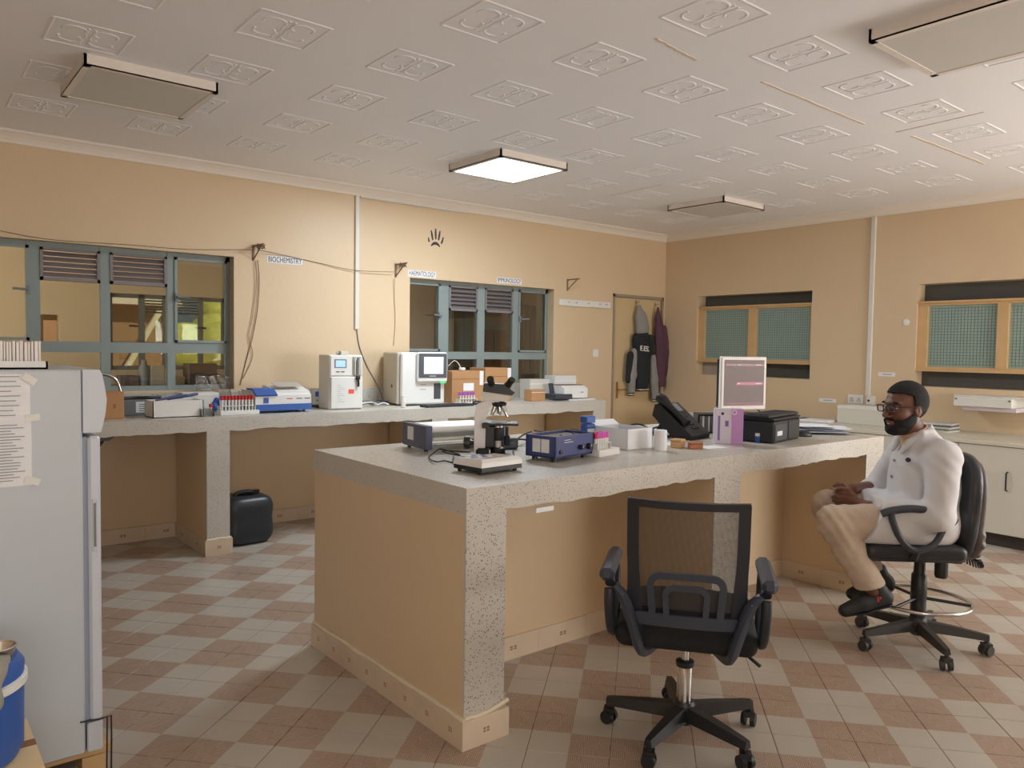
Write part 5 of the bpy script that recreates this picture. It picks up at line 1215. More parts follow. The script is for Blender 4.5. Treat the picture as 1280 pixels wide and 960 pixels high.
for (p, q, e, lb) in (((792, 440), (790, 470), (789, 491), 'l'), ((815, 446), (817, 475), (818.5, 499), 'r')):
    sl = cloth('sleeve', GREYK, hj, [dj(*p), dj(*q), dj(*e)], [.042, .052, .048], .85, cut=lambda P, d, zz=dj(*e)[1]: np.maximum(d, zz-P[..., 2]))
    X, Z = dj(*e)
    for k in range(3):
        b = MB(); b.lathe([(.042, -.010), (.044, -.005), (.042, 0)], (X, 0, Z-.001-.011*k), 20); o = b.build('cuff_rib', BLK if k != 1 else STRIPE, sl); o.scale = (1, .6, 1); o.location = (0, YD-.062, 0)
X, Z = dj(802, 486)
for k in range(2):
    b = MB(); b.rbox(-.085, .085, -.045, .03, -.014, 0, .006); o = b.build('hem_rib', STRIPE if k == 0 else BLK, body); o.location = (X, YD-.062, Z-.013*k)
X, Z = dj(799, 436); text_mesh('lettering', 'E.ES.', .085, mat('white_print', (226, 222, 214), .8), hj, (X, YD-.062-.083, Z), (math.pi/2, math.radians(4), 0), ext=.004, bold=.0008)
for (px, py) in ((800, 379), (824, 382)):
    x, z = dj(px, py); b = MB(); b.tube([(0, 0, .012), (0, -.035, .008), (0, -.05, .02)], .005, 6); b.box(-.012, .012, -.002, 0, -.01, .035); tag(b.build('coat_hook', CHROME, None, None, (x, YD, z)), 'steel hook on door holding %s' % ('the grey-hooded hoodie' if px < 810 else 'the maroon jacket'), 'hook')

# ================================================================== on the wall bench
def onb(px, Y, z=HB): return Vector((at_y(px, 510, Y).x, Y, z))
def wpx(px0, px1, Y): return at_y(px1, 500, Y).x-at_y(px0, 500, Y).x
def hpx(px, py0, py1, Y): return at_y(px, py0, Y).z-at_y(px, py1, Y).z
def base(name, lb, cat, px, Y, rz=0.0, group=None): return thing(name, lb, cat, onb(px, Y), rz, group)
t = base('cardboard_box', 'small brown cardboard box on wall bench beside refrigerator', 'box', 140, 5.62); bx('carton', CARD, t, -.14, .06, -.06, .10, 0, .175, .003); bx('flap', CARD, t, -.14, .06, -.06, .018, .175, .178); bx('flap', CARD, t, -.14, .06, .022, .10, .175, .178); bx('print', CARDD, t, -.005, .01, -.0608, -.06, .07, .1)
t = base('reagent_box', 'grey box with white printed label behind brown cardboard box', 'box', 170, 5.86); bx('carton', MGREY, t, -.13, .12, -.08, .1, 0, .105, .004); bx('label', PAPER, t, -.02, .06, -.0812, -.08, .02, .095); bx('label', PAPER, t, .066, .118, -.0812, -.08, .02, .095)
for k in range(4): bx('print_line', INK, t, .0, .045, -.0818, -.0812, .03+.015*k, .034+.015*k)
b = MB(); b.tube(spline([(-.1, -.02, .012), (-.02, .02, .012), (.06, -.03, .014), (.15, .0, .012)], 5), .011, 8); o = b.build('tubing', DGREY, None, 60); o.location = onb(172, 5.87, HB+.105); tag(o, 'dark rubber tubing lying on grey labelled box', 'tubing')
def open_box(t, w, d, h, th, m, nm='tray_body'):
    b = MB(); b.box(-w, w, -d, d, 0, th); b.box(-w, w, -d, -d+th, 0, h); b.box(-w, w, d-th, d, 0, h); b.box(-w, -w+th, -d, d, 0, h); b.box(w-th, w, -d, d, 0, h); return b.build(nm, m, t)
t = base('plastic_tray', 'low white open tray holding pipette bulbs on wall bench', 'tray', 218, 5.60); open_box(t, wpx(186, 250, 5.5)/2, .10, hpx(218, 497, 518, 5.5), .006, WHITE)
for k, (x, y, m, lb) in enumerate(((-.02, 0, NAVY, 'dark blue pipette lying in white tray'), (.07, .02, NAVY, 'second dark blue pipette beside the bulb in white tray'))):
    b = MB(); b.tube([(-.12, 0, .0), (.06, .01, .0), (.1, .012, .0)], [.006, .011, .008], 8); o = b.build('pipette', m, None, 50); o.location = onb(218, 5.60, HB+.165)+Vector((x, y-.05+.04*k, -.03)); o.rotation_euler = (0, math.radians(-8), .12); tag(o, lb, 'pipette')
for k, x in enumerate((.0, .07)):
    b = MB(); b.lathe([(0, 0), (.022, .006), (.028, .026), (.02, .048), (.008, .056), (.006, .075), (0, .075)], n=16); o = b.build('pipette_bulb', OFFW, None, 60); o.location = onb(214, 5.60, HB+.007)+Vector((x, .02, .06)); o.rotation_euler = (math.radians(90), 0, .6); tag(o, ['cream rubber pipette bulb in white tray', 'translucent rubber bulb next to the cream one in white tray'][k], 'bulb')
t = base('white_carton', 'taller white carton standing behind low white tray', 'carton', 247, 5.86); w = wpx(222, 268, 5.8)/2; bx('carton', WHITE, t, -w, w, -.08, .1, 0, hpx(247, 489, 514, 5.86)*1.0, .003); bx('lid_edge', OFFW, t, -w-.002, w+.002, -.082, -.08, .12, .126)
# clear plastic sheet
S = SDF((-.17, -.08, 0), (.17, .08, .30), .008); S.box((0, 0, .14), (.13, .012, .13), .01, R=np.array(Matrix.Rotation(.12, 3, 'X')).T)
S.field(lambda P, d: d+.008*np.sin(P[..., 0]*38+P[..., 2]*16)); o = S.build('plastic_bag', CLEAR, None, onb(268, 6.00)+Vector((0, 0, 0))); tag(o, 'crumpled clear plastic bag standing against window sill', 'bag')
t = base('tube_box', 'small clear box holding one red-capped tube', 'box', 258, 5.50); open_box(t, .045, .03, .055, .002, CLEAR, 'clear_shell'); b = MB(); b.cyl((.03, 0, .003), (.03, 0, .062), .008, n=12); tb_ = b.build('tube', WHITE, t, 40); b = MB(); b.cyl((.03, 0, .062), (.03, 0, .085), .013, n=12); b.build('cap', RED, tb_, 40)
t = base('packet', 'crinkled blue and white packet behind red-capped tube rack', 'packet', 276, 5.78); S = SDF((-.09, -.06, 0), (.09, .06, .13), .006); S.box((0, 0, .055), (.06, .025, .05), .02); S.field(lambda P, d: d+.006*np.sin(P[..., 0]*90+P[..., 2]*70)); S.build('wrapper', BLUE, t); bx('label', PAPER, t, -.02, .03, -.034, -.03, .04, .09, .002)
def rack(px, Y, n, cap, lb, group, lbt, hz=.075, rows=2, sp=.019, basel=(.0, .0), bh=.022, rz=0):
    t = base('tube_rack', lb, 'rack', px, Y, rz); w = n*sp/2
    bx('base', WHITE, t, -w-.01-basel[0], w+.01+basel[1], -.045, .045, 0, bh, .003); bx('plate', OFFW, t, -w-.006, w+.006, -.03, .03, bh+.03, bh+.034)
    for s_ in (-1, 1): bx('end_plate', OFFW, t, s_*(w+.004)-.003, s_*(w+.004)+.003, -.03, .03, bh, bh+.034)
    for r_ in range(rows):
        for i in range(n):
            x, y = -w+sp*(i+.5), -.014+.028*r_
            b = MB(); b.cyl((x, y, bh), (x, y, bh+hz*.72), .0065, n=10); q_ = b.build('tube', CLEAR if r_ else WHITE, None, 40); q_.location = t.location; q_.rotation_euler = t.rotation_euler
            b = MB(); b.cyl((x, y, bh+hz*.72), (x, y, bh+hz), .0082, n=10); b.build('cap', cap, q_, 40); q_.data.name = 'tube'; q_.name = 'blood_tube'; tag(q_, lbt, 'tube', group)
    return t
rack(296, 5.55, 10, RED, 'white rack of red-capped tubes on wall bench', 'red-capped tubes on wall bench', 'red-capped tube standing in rack on wall bench', .105, 2, .024, (.0, .02), .03)
t = base('wash_bottle', 'white plastic bottle with cap below hanging wires', 'bottle', 302, 5.93); b = MB(); b.lathe([(.045, 0), (.048, .005), (.048, .085), (.04, .105), (.02, .115), (.02, .125)], n=24); b.build('body', OFFW, t, 40); b = MB(); b.lathe([(.023, .122), (.023, .145), (.0, .147)], n=20); b.build('cap', WHITE, t, 40)
# blue and white photometer
YS = 5.62; t = base('photometer', 'white and blue bench photometer with sloped display', 'photometer', 349, YS); w = wpx(314, 383, YS)/2; H = hpx(350, 484, 516, YS)
b = MB(); b.prism([(-.10, .018), (.2, .018), (.2, .05), (-.10, .065)], -w, w, 'x'); b.build('base', BLUE, t)
for x in (-w+.03, w-.05, w-.1): 
    b = MB(); b.cyl((x, -.07, 0), (x, -.07, .02), .010, n=10); b.cyl((x, .16, 0), (x, .16, .02), .010, n=10); b.build('foot', DGREY, t)
b = MB(); b.prism([(-.09, .062), (.2, .048), (.2, H*.86), (-.02, H*.86), (-.09, .13)], -w, w, 'x'); bd = b.build('housing', WHITE, t)
b = MB(); b.prism([(-.095, .125), (-.02, H*.86+.002), (.1, H*.86+.002), (.1, H*.86+.012), (-.03, H*.86+.012), (-.105, .135)], -w, -w*.25, 'x'); b.build('lid', BLUE, t, lab='blue sample lid')
b = MB(); b.prism([(-.06, H*.80), (.12, H), (.2, H), (.2, H*.84), (-.06, H*.76)], -w*.25, w, 'x'); dp = b.build('display_housing', WHITE, t)
b = MB(); a_ = Vector((0, -.035, H*.80+.026)); 
b.prism([(-.03, H*.80+.034), (.1, H*.80+.034+.13*(H*.2/.18)), (.1, H*.80+.037+.13*(H*.2/.18)), (-.03, H*.80+.037)], -w*.12, w*.8, 'x'); b.build('display', mat('grey_display', (176, 172, 168), .35), dp)
bx('sample_door', BLUE, t, -w*.72, -w*.55, -.094, -.088, .075, .115); 
for k, x in enumerate((.1, .45, .75)): bx('print_line', RED if k == 0 else INK, t, w*x, w*x+.045, -.0912, -.089, .10, .106)
# timer box
t = base('reader', 'small white meter with blue screen beside photometer', 'meter', 397, 5.88); H = hpx(399, 479, 500, 5.86); bx('body', WHITE, t, -.045, .05, -.02, .05, .02, H+.02, .006); bx('stand', BLACK, t, -.035, .045, -.05, .06, 0, .02, .005); bx('screen', mat('blue_screen', (52, 80, 160), .3, emit=(60, 90, 180), estr=.15), t, -.03, .03, -.0215, -.02, H*.65, H*.95)
for x in (-.012, .012): 
    b = MB(); b.cyl((x, -.022, H*.42), (x, -.02, H*.42), .007, n=10); b.build('key', MGREY, t)
# electrolyte analyser
YE = 5.60; t = base('electrolyte_analyser', 'tall white electrolyte analyser with blue lit display and orange sticker', 'analyser', 431, YE, math.radians(-6)); w = wpx(411, 451, YE)/2; H = hpx(430, 444, 512, YE)
bx('body', OFFW, t, -w, w, -.02, .22, 0, H, .008); fp = bx('lower_panel', WHITE, t, -w+.012, w-.004, -.034, -.02, .008, H*.60, .006); bx('upper_panel', WHITE, t, -w+.012, w-.004, -.026, -.02, H*.62, H-.008, .005)
bx('display', mat('lit_lcd', (150, 190, 226), .3, var=0, emit=(150, 196, 236), estr=.5), t, -w*.62, -w*.05, -.0275, -.026, H*.78, H*.90); bx('display_bezel', MGREY, t, -w*.70, w*.02, -.0268, -.0255, H*.76, H*.92)
for x in (-.5, -.2): bx('key', DGREY, t, w*x-.014, w*x+.014, -.029, -.026, H*.685, H*.70)
for k in range(9): bx('print_line', GREYINK, fp, -w*.55, -w*(.1+.12*(k % 3)), -.0346, -.034, H*(.14+.038*k), H*(.145+.038*k))
bx('sticker', mat('orange_sticker', (238, 92, 66), .6), fp, w*.12, w*.45, -.0352, -.034, H*.29, H*.37)
b = MB(); b.rbox(w*.38, w*.9, -.034, -.024, H*.62, H*.97, .004); pp = b.build('pump_panel', mat('grey_panel', (176, 174, 166), .5), t); 
for k, x in enumerate((.5, .62, .76)): 
    b = MB(); b.tube([(w*x, -.038, H*.64), (w*x, -.04, H*.9), (w*x+.01, -.036, H*.95)], .004, 6); b.build('tubing', DGREY if k == 1 else WHITE, pp)
b = MB(); b.lathe([(.018, 0), (.02, .01), (.012, .016)], (w*.66, -.036, H*.58), 14, ax=(0, -1, 0)); b.tube([(w*.66, -.045, H*.58), (w*.68, -.05, H*.48), (w*.68, -.046, H*.42)], .009, 8); b.build('probe', BLACK, t, 40)
b = MB(); b.ell((-w*.3, .05, H+.012), (.014, .014, .014)); b.rbox(-w*.25, w*.2, .0, .1, H, H+.03, .004); b.build('top_cap', OFFW, t)
# cables behind
random.seed(5)
for k in range(4):
    pts = [onb(452+34*i/5, 5.72+.06*k+random.uniform(-.04, .04), HB+.008+random.uniform(0, .03)) for i in range(6)]
    b = MB(); b.tube(spline(pts, 5), .0055, 6); tag(b.build('cable', [WHITE, MGREY, DGREY, MGREY][k], None, 60), ['white mains cable coiled between the two tall analysers', 'grey data cable tangled between the two tall analysers', 'black mains cable lying between the two tall analysers', 'grey thin cable behind the tangle between tall analysers'][k], 'cable')
t = base('reagent_bottle', 'small plain white bottle in front of haematology analyser', 'bottle', 504, 5.52); b = MB(); b.lathe([(.020, 0), (.022, .003), (.022, .075), (.020, .08)], n=20); b.build('body', WHITE, t, 40); b = MB(); b.lathe([(.022, .08), (.022, .1), (.0, .101)], n=20); b.build('cap', WHITE, t, 40)
# haematology analyser
YH = 5.66; t = base('haematology_analyser', 'large white haematology analyser with touch screen in black bezel', 'analyser', 528, YH, math.radians(-10)); w = wpx(506, 555, YH)/2; H = hpx(530, 438, 504, YH)
bx('body', mat('warm_grey_side', (196, 190, 176), .45), t, -w-.03, w, .012, .36, .012, H, .01)
fp = bx('front_panel', WHITE, t, -w-.005, w, -.02, .012, .012, H, .014); bx('screen_head', WHITE, t, -w*.35, w+.012, -.05, -.02, H*.44, H+.004, .012)
bz = bx('bezel', mat('bezel_grey', (72, 76, 84), .4), t, -w*.28, w+.002, -.056, -.05, H*.53, H*.985, .004); sc2 = bx('screen', mat('lit_screen', (206, 214, 230), .3, var=0, emit=(206, 216, 236), estr=.45), bz, -w*.06, w*.84, -.0575, -.056, H*.60, H*.92)
for k in range(3): bx('print_line', GREYINK, sc2, w*.15, w*.6, -.058, -.0575, H*(.66+.07*k), H*(.664+.07*k))
bx('maker_mark', WHITE, bz, w*.2, w*.5, -.0572, -.056, H*.555, H*.565)
bx('probe_slot', mat('slot_dark', (70, 72, 76), .5), t, w*.48, w*.80, -.0215, -.019, H*.12, H*.42, .001); bx('status_light', mat('green_light', (60, 220, 130), .4, emit=(50, 220, 130), estr=.6), t, w*.70, w*.98, -.052, -.049, H*.425, H*.455)
for z in (.30, .39): bx('print_line', GREYINK, t, -w*.15, w*.12, -.0208, -.02, H*z, H*z+.005)
bx('vent', BLACK, t, -w-.031, -w-.029, .12, .15, H*.33, H*.39); 
for x in (-w+.02, w-.03):
    for y in (.02, .33): b = MB(); b.cyl((x, y, 0), (x, y, .014), .014, n=12); b.build('foot', BLACK, t)
# keyboard and mouse
t = base('keyboard', 'black computer keyboard at edge of wall bench before analyser', 'keyboard', 562, 5.46); bx('tray', BLACK, t, -.26, .22, -.06, .07, 0, .018, .006)
kb = MB()
for r_ in range(5):
    for i in range(18): kb.box(-.25+.0255*i, -.25+.0255*i+.021, -.052+.024*r_, -.052+.024*r_+.019, .018, .022)
o = kb.build('keys', DGREY, t); o['kind'] = 'stuff'
def mouse(lb, loc, rz):
    S = SDF((-.07, -.05, -.002), (.07, .05, .05), .004); S.ell((0, 0, .008), (.055, .032, .03), 0); S.field(lambda P, d: np.maximum(d, .0005-P[..., 2])); m_ = thing('computer_mouse', lb, 'mouse', loc, rz); S.build('shell', BLACK, m_); b = MB(); b.cyl((.028, -.005, .031), (.028, .005, .031), .007, n=12); b.build('scroll_wheel', DGREY, m_)
mouse('black computer mouse beside keyboard on wall bench', onb(597, 5.50), math.radians(170))
# cartons
for px0, px1, py0, Y, lb in ((557, 597, 461, 5.84, 'brown carton with white label and power plug on top'), (598, 631, 459, 5.86, 'brown carton right of the labelled carton')):
    w = wpx(px0, px1, Y-.1)/2; H = hpx((px0+px1)/2, py0, 501, Y-.1); t = base('carton', lb, 'carton', (px0+px1)/2, Y); bx('carton_body', CARD, t, -w, w, -.1, .15, 0, H, .003); bx('tape', CARDD, t, -w, w, -.101, -.1, H*.74, H*.76)
    if px0 == 557: bx('label', PAPER, t, -w*.3, w*.35, -.1012, -.1, H*.38, H*.62)
    else: bx('label', PAPER, t, w*.7, w*.98, -.1012, -.1, H*.72, H*.99)
    bx('paper_strip', PAPER, t, w*.72, w*.96, -.103, -.1012, H*.55 if px0 == 557 else H*.6, H); 
    for k in range(3): bx('print_line', CARDD, t, -w*.6, -w*.1, -.1008, -.1, H*(.1+.06*k), H*(.11+.06*k))
p_ = onb(576, 5.84); t = thing('power_plug', 'white power plug with cord on top of labelled carton', 'plug', (p_.x, 5.82, HB+hpx(577, 461, 501, 5.74))); bx('body', WHITE, t, -.025, .025, -.02, .03, 0, .03, .008); b = MB(); b.tube(spline([(0, .03, .015), (.0, .06, .06), (-.04, .08, .09), (-.09, .1, .04)], 5), .004, 6); b.build('cord', WHITE, t, 60)
rack(583, 5.60, 6, PURP, 'white rack of purple-capped tubes before brown carton', 'purple-capped tubes on wall bench', 'purple-capped tube standing in rack before brown carton', .09, 2, .03, (0, .06), .018)
# boxes and plate reader near the end of the bench
for k, (px, Y, w, d, h_, m, lb) in enumerate(((668, 5.66, .085, .06, .11, CARD, 'small open brown box behind microscope on wall bench'), (668, 5.90, .13, .08, .20, OFFW, 'white box behind small brown box'), (700, 5.93, .15, .08, .23, WHITE, 'tall white box leaning at window reveal'))):
    t = base('carton', lb, 'carton', px, Y); bx('carton_body', m, t, -w, w, -d, d, 0, h_, .003); bx('lid_edge', PAPER, t, -w-.002, w+.002, -d-.002, -d, h_*.75, h_*.8)
p_ = base('white_board', 'thin white board under the small printer on wall bench', 'board', 716, 5.66); bx('sheet', WHITE, p_, -.16, .2, -.12, .14, 0, .012); bx('edge_band', OFFW, p_, .2, .204, -.12, .14, 0, .012)
t = thing('printer', 'small white and black printer with brown top on wall bench', 'printer', onb(706, 5.66, HB+.0125), math.radians(-4)); YP = 5.66
b = MB(); b.prism([(-.10, .01), (.12, .01), (.12, .13), (-.04, .13), (-.10, .10)], -.09, .21, 'x'); b.build('housing', WHITE, t)
b = MB(); b.prism([(-.035, .131), (.118, .131), (.118, .137), (-.035, .137)], -.085, .2, 'x'); b.build('top_panel', mat('brown_panel', (122, 98, 80), .5), t); bx('paper_tray', DGREY, t, -.21, -.0, -.12, .08, 0, .05, .006); b = MB(); b.prism([(.04, .05), (.055, .05), (.085, .15), (.07, .15)], -.15, -.10, 'x'); b.build('paper_guide', DGREY, t); bx('key', GREYINK, t, .12, .15, -.102, -.099, .06, .07)

# ================================================================== on the island
def oni(px, py): p = at_z(px, py, HB); return Vector((p.x, p.y, HB))
def face(deg): return math.radians(deg)
# roller mixer
A, B_, C_ = oni(503, 558), oni(541, 568), oni(600, 556)
ax_ = math.atan2(B_.y-A.y, B_.x-A.x); Lp = (B_-A).length
t = thing('roller_mixer', 'slate blue tube roller mixer with white rollers', 'roller mixer', A, ax_)
W_ = .40
for k, y in enumerate((0, W_)):
    e = bx('end_housing', SLATE, t, 0, .26, y, y+.035 if k == 0 else y+.06, .012, .125, .003)
    for x in (.04, .22): b = MB(); b.cyl((x, y+.02, 0), (x, y+.02, .013), .010, n=10); b.build('foot', BLACK, t)
bx('label', PAPER, t, .06, .125, -.0012, 0, .045, .11); 
for k in range(6): b = MB(); b.cyl((.025+.042*k, .035, .105), (.025+.042*k, W_, .105), .016, n=14); b.build('roller', WHITE, t, 40)
bx('drip_tray', OFFW, t, .0, .25, .04, W_-.002, .05, .066, .004)
for x in (.03, .22): b = MB(); b.cyl((x, .03, .03), (x, W_, .03), .006, n=8); b.build('tie_rod', CHROME, t)
# microscope
MP = at_z(620, 573, HB); t = thing('microscope', 'white and black binocular microscope on island bench', 'microscope', (2.145, 2.78, HB), math.radians(-38)); t.scale = (.9, .9, .84)
MWH = mat('microscope_white', (226, 224, 224), .35); MBK = mat('microscope_black', (34, 36, 38), .45, var=.08)
# local x: image right, y: away from camera
b = MB(); b.rbox(-.06, .12, -.10, .12, 0, .03, .01); b.rbox(-.075, -.01, -.06, .07, .02, .06, .012); b.build('base', MBK, t)
b = MB(); b.prism([(-.085, .03), (-.03, .03), (-.028, .22), (.0, .285), (.04, .295), (.04, .315), (-.03, .315), (-.075, .29), (-.085, .24)], -.035, .035, 'y'); b.build('arm', MWH, t)
b = MB(); b.prism([(-.05, .315), (.075, .315), (.09, .33), (.075, .37), (-.025, .395), (-.055, .36)], -.045, .045, 'y'); b.build('head', OFFW, t)
b = MB(); b.prism([(-.045, .365), (.10, .345), (.115, .36), (.06, .405), (-.04, .41)], -.05, .05, 'y'); b.build('prism_cover', MBK, t)
for s_ in (-1, 1):
    b = MB(); p0 = Vector((.035+.035*s_, -.02, .385)); d = Vector((.02*s_+.012, -.05, .05)).normalized(); b.cyl(p0, p0+d*.04, .02, .018, 16); b.cyl(p0+d*.04, p0+d*.062, .016, .017, 16); b.cyl(p0+d*.062, p0+d*.075, .019, .017, 16); b.build('eyepiece', MBK, t, 40)
b = MB(); b.lathe([(.0, 0), (.03, 0), (.04, .008), (.042, .02), (.03, .026)], (.035, -.01, .283), 20); b.build('nosepiece', mat('dark_nosepiece', (70, 70, 74), .25, .8), t, 40)
for (dx, dy, L_) in ((-.35, -.3, .055), (.45, -.35, .065), (.0, .35, .045), (.1, -.05, .05)):
    p0 = Vector((.035+dx*.045, -.01+dy*.045, .288)); d = Vector((dx, dy*.5, -1)).normalized(); b = MB(); b.cyl(p0, p0+d*L_*.6, .011, .011, 12); b.cyl(p0+d*L_*.6, p0+d*L_, .009, .006, 12); b.build('objective', CHROME, t, 40)
b = MB(); b.rbox(-.045, .135, -.075, .065, .185, .198, .003); b.rbox(-.045, -.01, -.075, .065, .17, .19, .003); b.build('stage', MBK, t); bx('slide', CLEAR, t, .0, .075, -.03, -.005, .198, .2); bx('slide_clip', CHROME, t, .075, .1, -.045, .02, .198, .203)
b = MB(); b.rbox(-.035, .02, -.03, .03, .06, .18, .006); b.lathe([(.028, .10), (.03, .105), (.03, .165), (.02, .172)], (.035, -.005, 0), 18); b.lathe([(.036, .03), (.038, .035), (.036, .058), (.026, .062)], (.035, -.005, 0), 18); b.build('condenser', MBK, t, 40)
b = MB(); b.cyl((.035, -.005, .062), (.035, -.005, .10), .016, n=14); b.build('condenser_tube', OFFW, t, 40); b = MB(); b.lathe([(.027, .158), (.027, .168)], (.035, -.005, .012), 18); b.build('condenser_ring', CHROME, t)
b = MB(); b.lathe([(.012, -.03), (.012, 0), (.036, .002), (.038, .01), (.036, .03), (.02, .034)], (-.105, -.01, .085), 24, ax=(-1, 0, 0)); b.cyl((-.13, -.01, .085), (-.06, -.01, .085), .012, n=12); b.build('focus_knob', MBK, t, 40)
b = MB(); b.cyl((.08, .02, .17), (.08, .02, .12), .008, n=10); b.lathe([(.014, .07), (.015, .075), (.015, .12), (.01, .125)], (.08, .02, 0), 14); b.build('stage_knob', MBK, t, 40)
# cell counter
A, B_, C_ = oni(576, 588), oni(602, 595), oni(652, 588)
rz_ = math.atan2(C_.y-B_.y, C_.x-B_.x); t = thing('cell_counter', 'low white and black keypad counter in front of microscope', 'counter', B_, rz_); w = (C_-B_).length; d_ = .17
b = MB(); b.prism([(0, .012), (d_, .012), (d_, .028), (0, .03)], 0, w, 'x'); b.build('base', BLACK, t)
b = MB(); b.add([(-.002, -.002, .03), (w+.002, -.002, .03), (w+.002, d_+.002, .03), (-.002, d_+.002, .03), (.012, .012, .062), (w-.012, .012, .062), (w-.012, d_-.012, .055), (.012, d_-.012, .055), (0, -.001, .048), (w, -.001, .048), (w, d_, .044), (0, d_, .044)],
 [(0, 1, 9, 8), (1, 2, 10, 9), (2, 3, 11, 10), (3, 0, 8, 11), (8, 9, 5, 4), (9, 10, 6, 5), (10, 11, 7, 6), (11, 8, 4, 7), (4, 5, 6, 7), (3, 2, 1, 0)]); ho = b.build('housing', WHITE, t)
for (x, y) in ((.015, .02), (w-.02, .02), (.015, d_-.02), (w-.02, d_-.02)): b = MB(); b.cyl((x, y, 0), (x, y, .013), .009, n=10); b.build('foot', BLACK, t)
KEY = mat('blue_keys', (110, 136, 190), .5)
for i in range(4):
    for j in range(3): x, y = .03+.026*i, .08+.03*j; z = .062-.007*(y-.012)/(d_-.024); bx('key', KEY if (i+j) % 2 == 0 else PAPER, ho, x, x+.02, y, y+.02, z-.002, z+.0025)
pts = [oni(573, 583), oni(566, 579), oni(567, 573), oni(566, 579), oni(556, 578), oni(545, 580), oni(536, 573), oni(545, 566), oni(552, 564), oni(575, 570), oni(562, 569), oni(553, 566), oni(570, 565), oni(588, 567)]
b = MB(); b.tube(spline([p+Vector((0, 0, .004+.003*(i % 3))) for i, p in enumerate(pts)], 5), .0032, 6); tag(b.build('cable', BLACK, None, 60), 'thin black cable looping beside white keypad counter', 'cable')
# power supply brick
p_ = oni(643, 563); t = thing('power_adapter', 'flat black power adapter between microscope and blue shaker', 'adapter', (p_.x, p_.y+.06, HB), rz_); bx('brick', BLACK, t, -.10, .05, -.04, .06, 0, .055, .01); bx('label', DGREY, t, -.06, .02, -.0405, -.04, .012, .04)
for k, (a, c) in enumerate((((655, 548), (668, 550)), ((655, 556), (668, 557)))):
    q0, q1 = t.location+Vector((.06, .02+.04*k, .03)), oni(*c)+Vector((.02, .05, .02+.02*(1-k))); b = MB(); b.tube(spline([q0, (q0+q1)/2+Vector((0, 0, .008)), q1], 5), .005, 6); tag(b.build('cable', BLACK, None, 60), ['black lead from adapter to upper back of blue shaker', 'black lead from adapter to lower back of blue shaker'][k], 'cable')
# blue orbital shaker
A, B_, C_ = oni(667, 572), oni(694, 579), oni(742, 571)
rz_ = math.atan2(C_.y-B_.y, C_.x-B_.x); w = (C_-B_).length; d_ = .17
t = thing('orbital_shaker', 'dark blue laboratory shaker with two black knobs', 'shaker', B_, rz_)
b = MB(); zz = .115
b.box(0, w, 0, .008, .018, zz); b.box(0, w, d_-.008, d_, .018, zz); b.box(0, .008, 0, d_, .018, zz); b.box(w-.008, w, 0, d_, .018, zz); b.box(0, w, 0, d_, .018, .026); b.build('housing', NAVY, t)
bx('platform', mat('brown_rubber_platform', (86, 70, 60), .7), t, .012, w-.012, .012, d_-.012, .092, .104); 
for x in (.07, .16): bx('clip', CHROME, t, x, x+.004, .02, .03, .104, .12)
for (x, y) in ((.03, .03), (w-.04, .03), (.03, d_-.03), (w-.04, d_-.03)): b = MB(); b.cyl((x, y, 0), (x, y, .02), .014, n=12); b.build('foot', BLACK, t)
for x, r_ in ((w*.62, .012), (w*.84, .015)):
    b = MB(); b.lathe([(r_, 0), (r_, .008), (r_*.8, .02), (0, .021)], (x, 0, .055), 16, ax=(0, -1, 0)); k_ = b.build('knob', BLACK, t, 40); bx('pointer', WHITE, k_, x-.0012, x+.0012, -.0216, -.0205, .055, .055+r_*.7)
b = MB(); b.lathe([(.010, 0), (.010, .006), (0, .007)], (w*.13, 0, .045), 12, ax=(0, -1, 0)); b.build('power_switch', BLACK, t, 40)
for k in range(2): bx('print_line', WHITE, t, w*.22, w*(.38+.06*k), -.0006, 0, .094-.01*k, .0965-.01*k)
for k in range(2): bx('label', PAPER, t, -.001, 0, .035+.05*k, .08+.05*k, .04, .10)
# rack of pink-capped tubes, with two red ones
t = rack(760, 0, 0, PINK, 'white base rack of pink-capped tubes beside blue shaker', None, None) if False else None
p_ = oni(758, 570); t = thing('tube_rack', 'white rack base of pink-capped tubes beside blue shaker', 'rack', (p_.x-.01, p_.y+.035, HB), rz_); bx('base', WHITE, t, -.075, .10, -.05, .05, 0, .034, .004); bx('plate', OFFW, t, -.07, .045, -.035, .035, .06, .063); bx('end_plate', OFFW, t, -.07, -.066, -.035, .035, .034, .06); bx('end_plate', OFFW, t, .041, .045, -.035, .035, .034, .06)
for i in range(6):
    for j in range(2):
        x, y = -.06+.019*i, -.016+.03*j; m_ = RED if (i < 2 and j == 1) or i == 0 else PINK
        b = MB(); b.cyl((x, y, .034), (x, y, .085), .007, n=10); q_ = b.build('blood_tube', WHITE, None, 40); q_.location = t.location; q_.rotation_euler = t.rotation_euler
        b = MB(); b.cyl((x, y, .085), (x, y, .112), .0085, n=10); b.build('cap', m_, q_, 40); tag(q_, ('red' if m_ is RED else 'pink')+'-capped tube in rack beside blue shaker', 'tube', ('red' if m_ is RED else 'pink')+'-capped tubes on island')
p_ = at_z(748, 560, HB); t = thing('reagent_bottle', 'blue square reagent bottle behind pink-capped tubes', 'bottle', (p_.x+.03, p_.y+.11, HB)); bx('body', BLUE, t, -.032, .032, -.025, .025, 0, .115, .005); bx('cap', BLUE, t, -.033, .033, -.026, .026, .12, .155, .004); bx('label', WHITE, t, -.026, .026, -.0258, -.025, .03, .09)
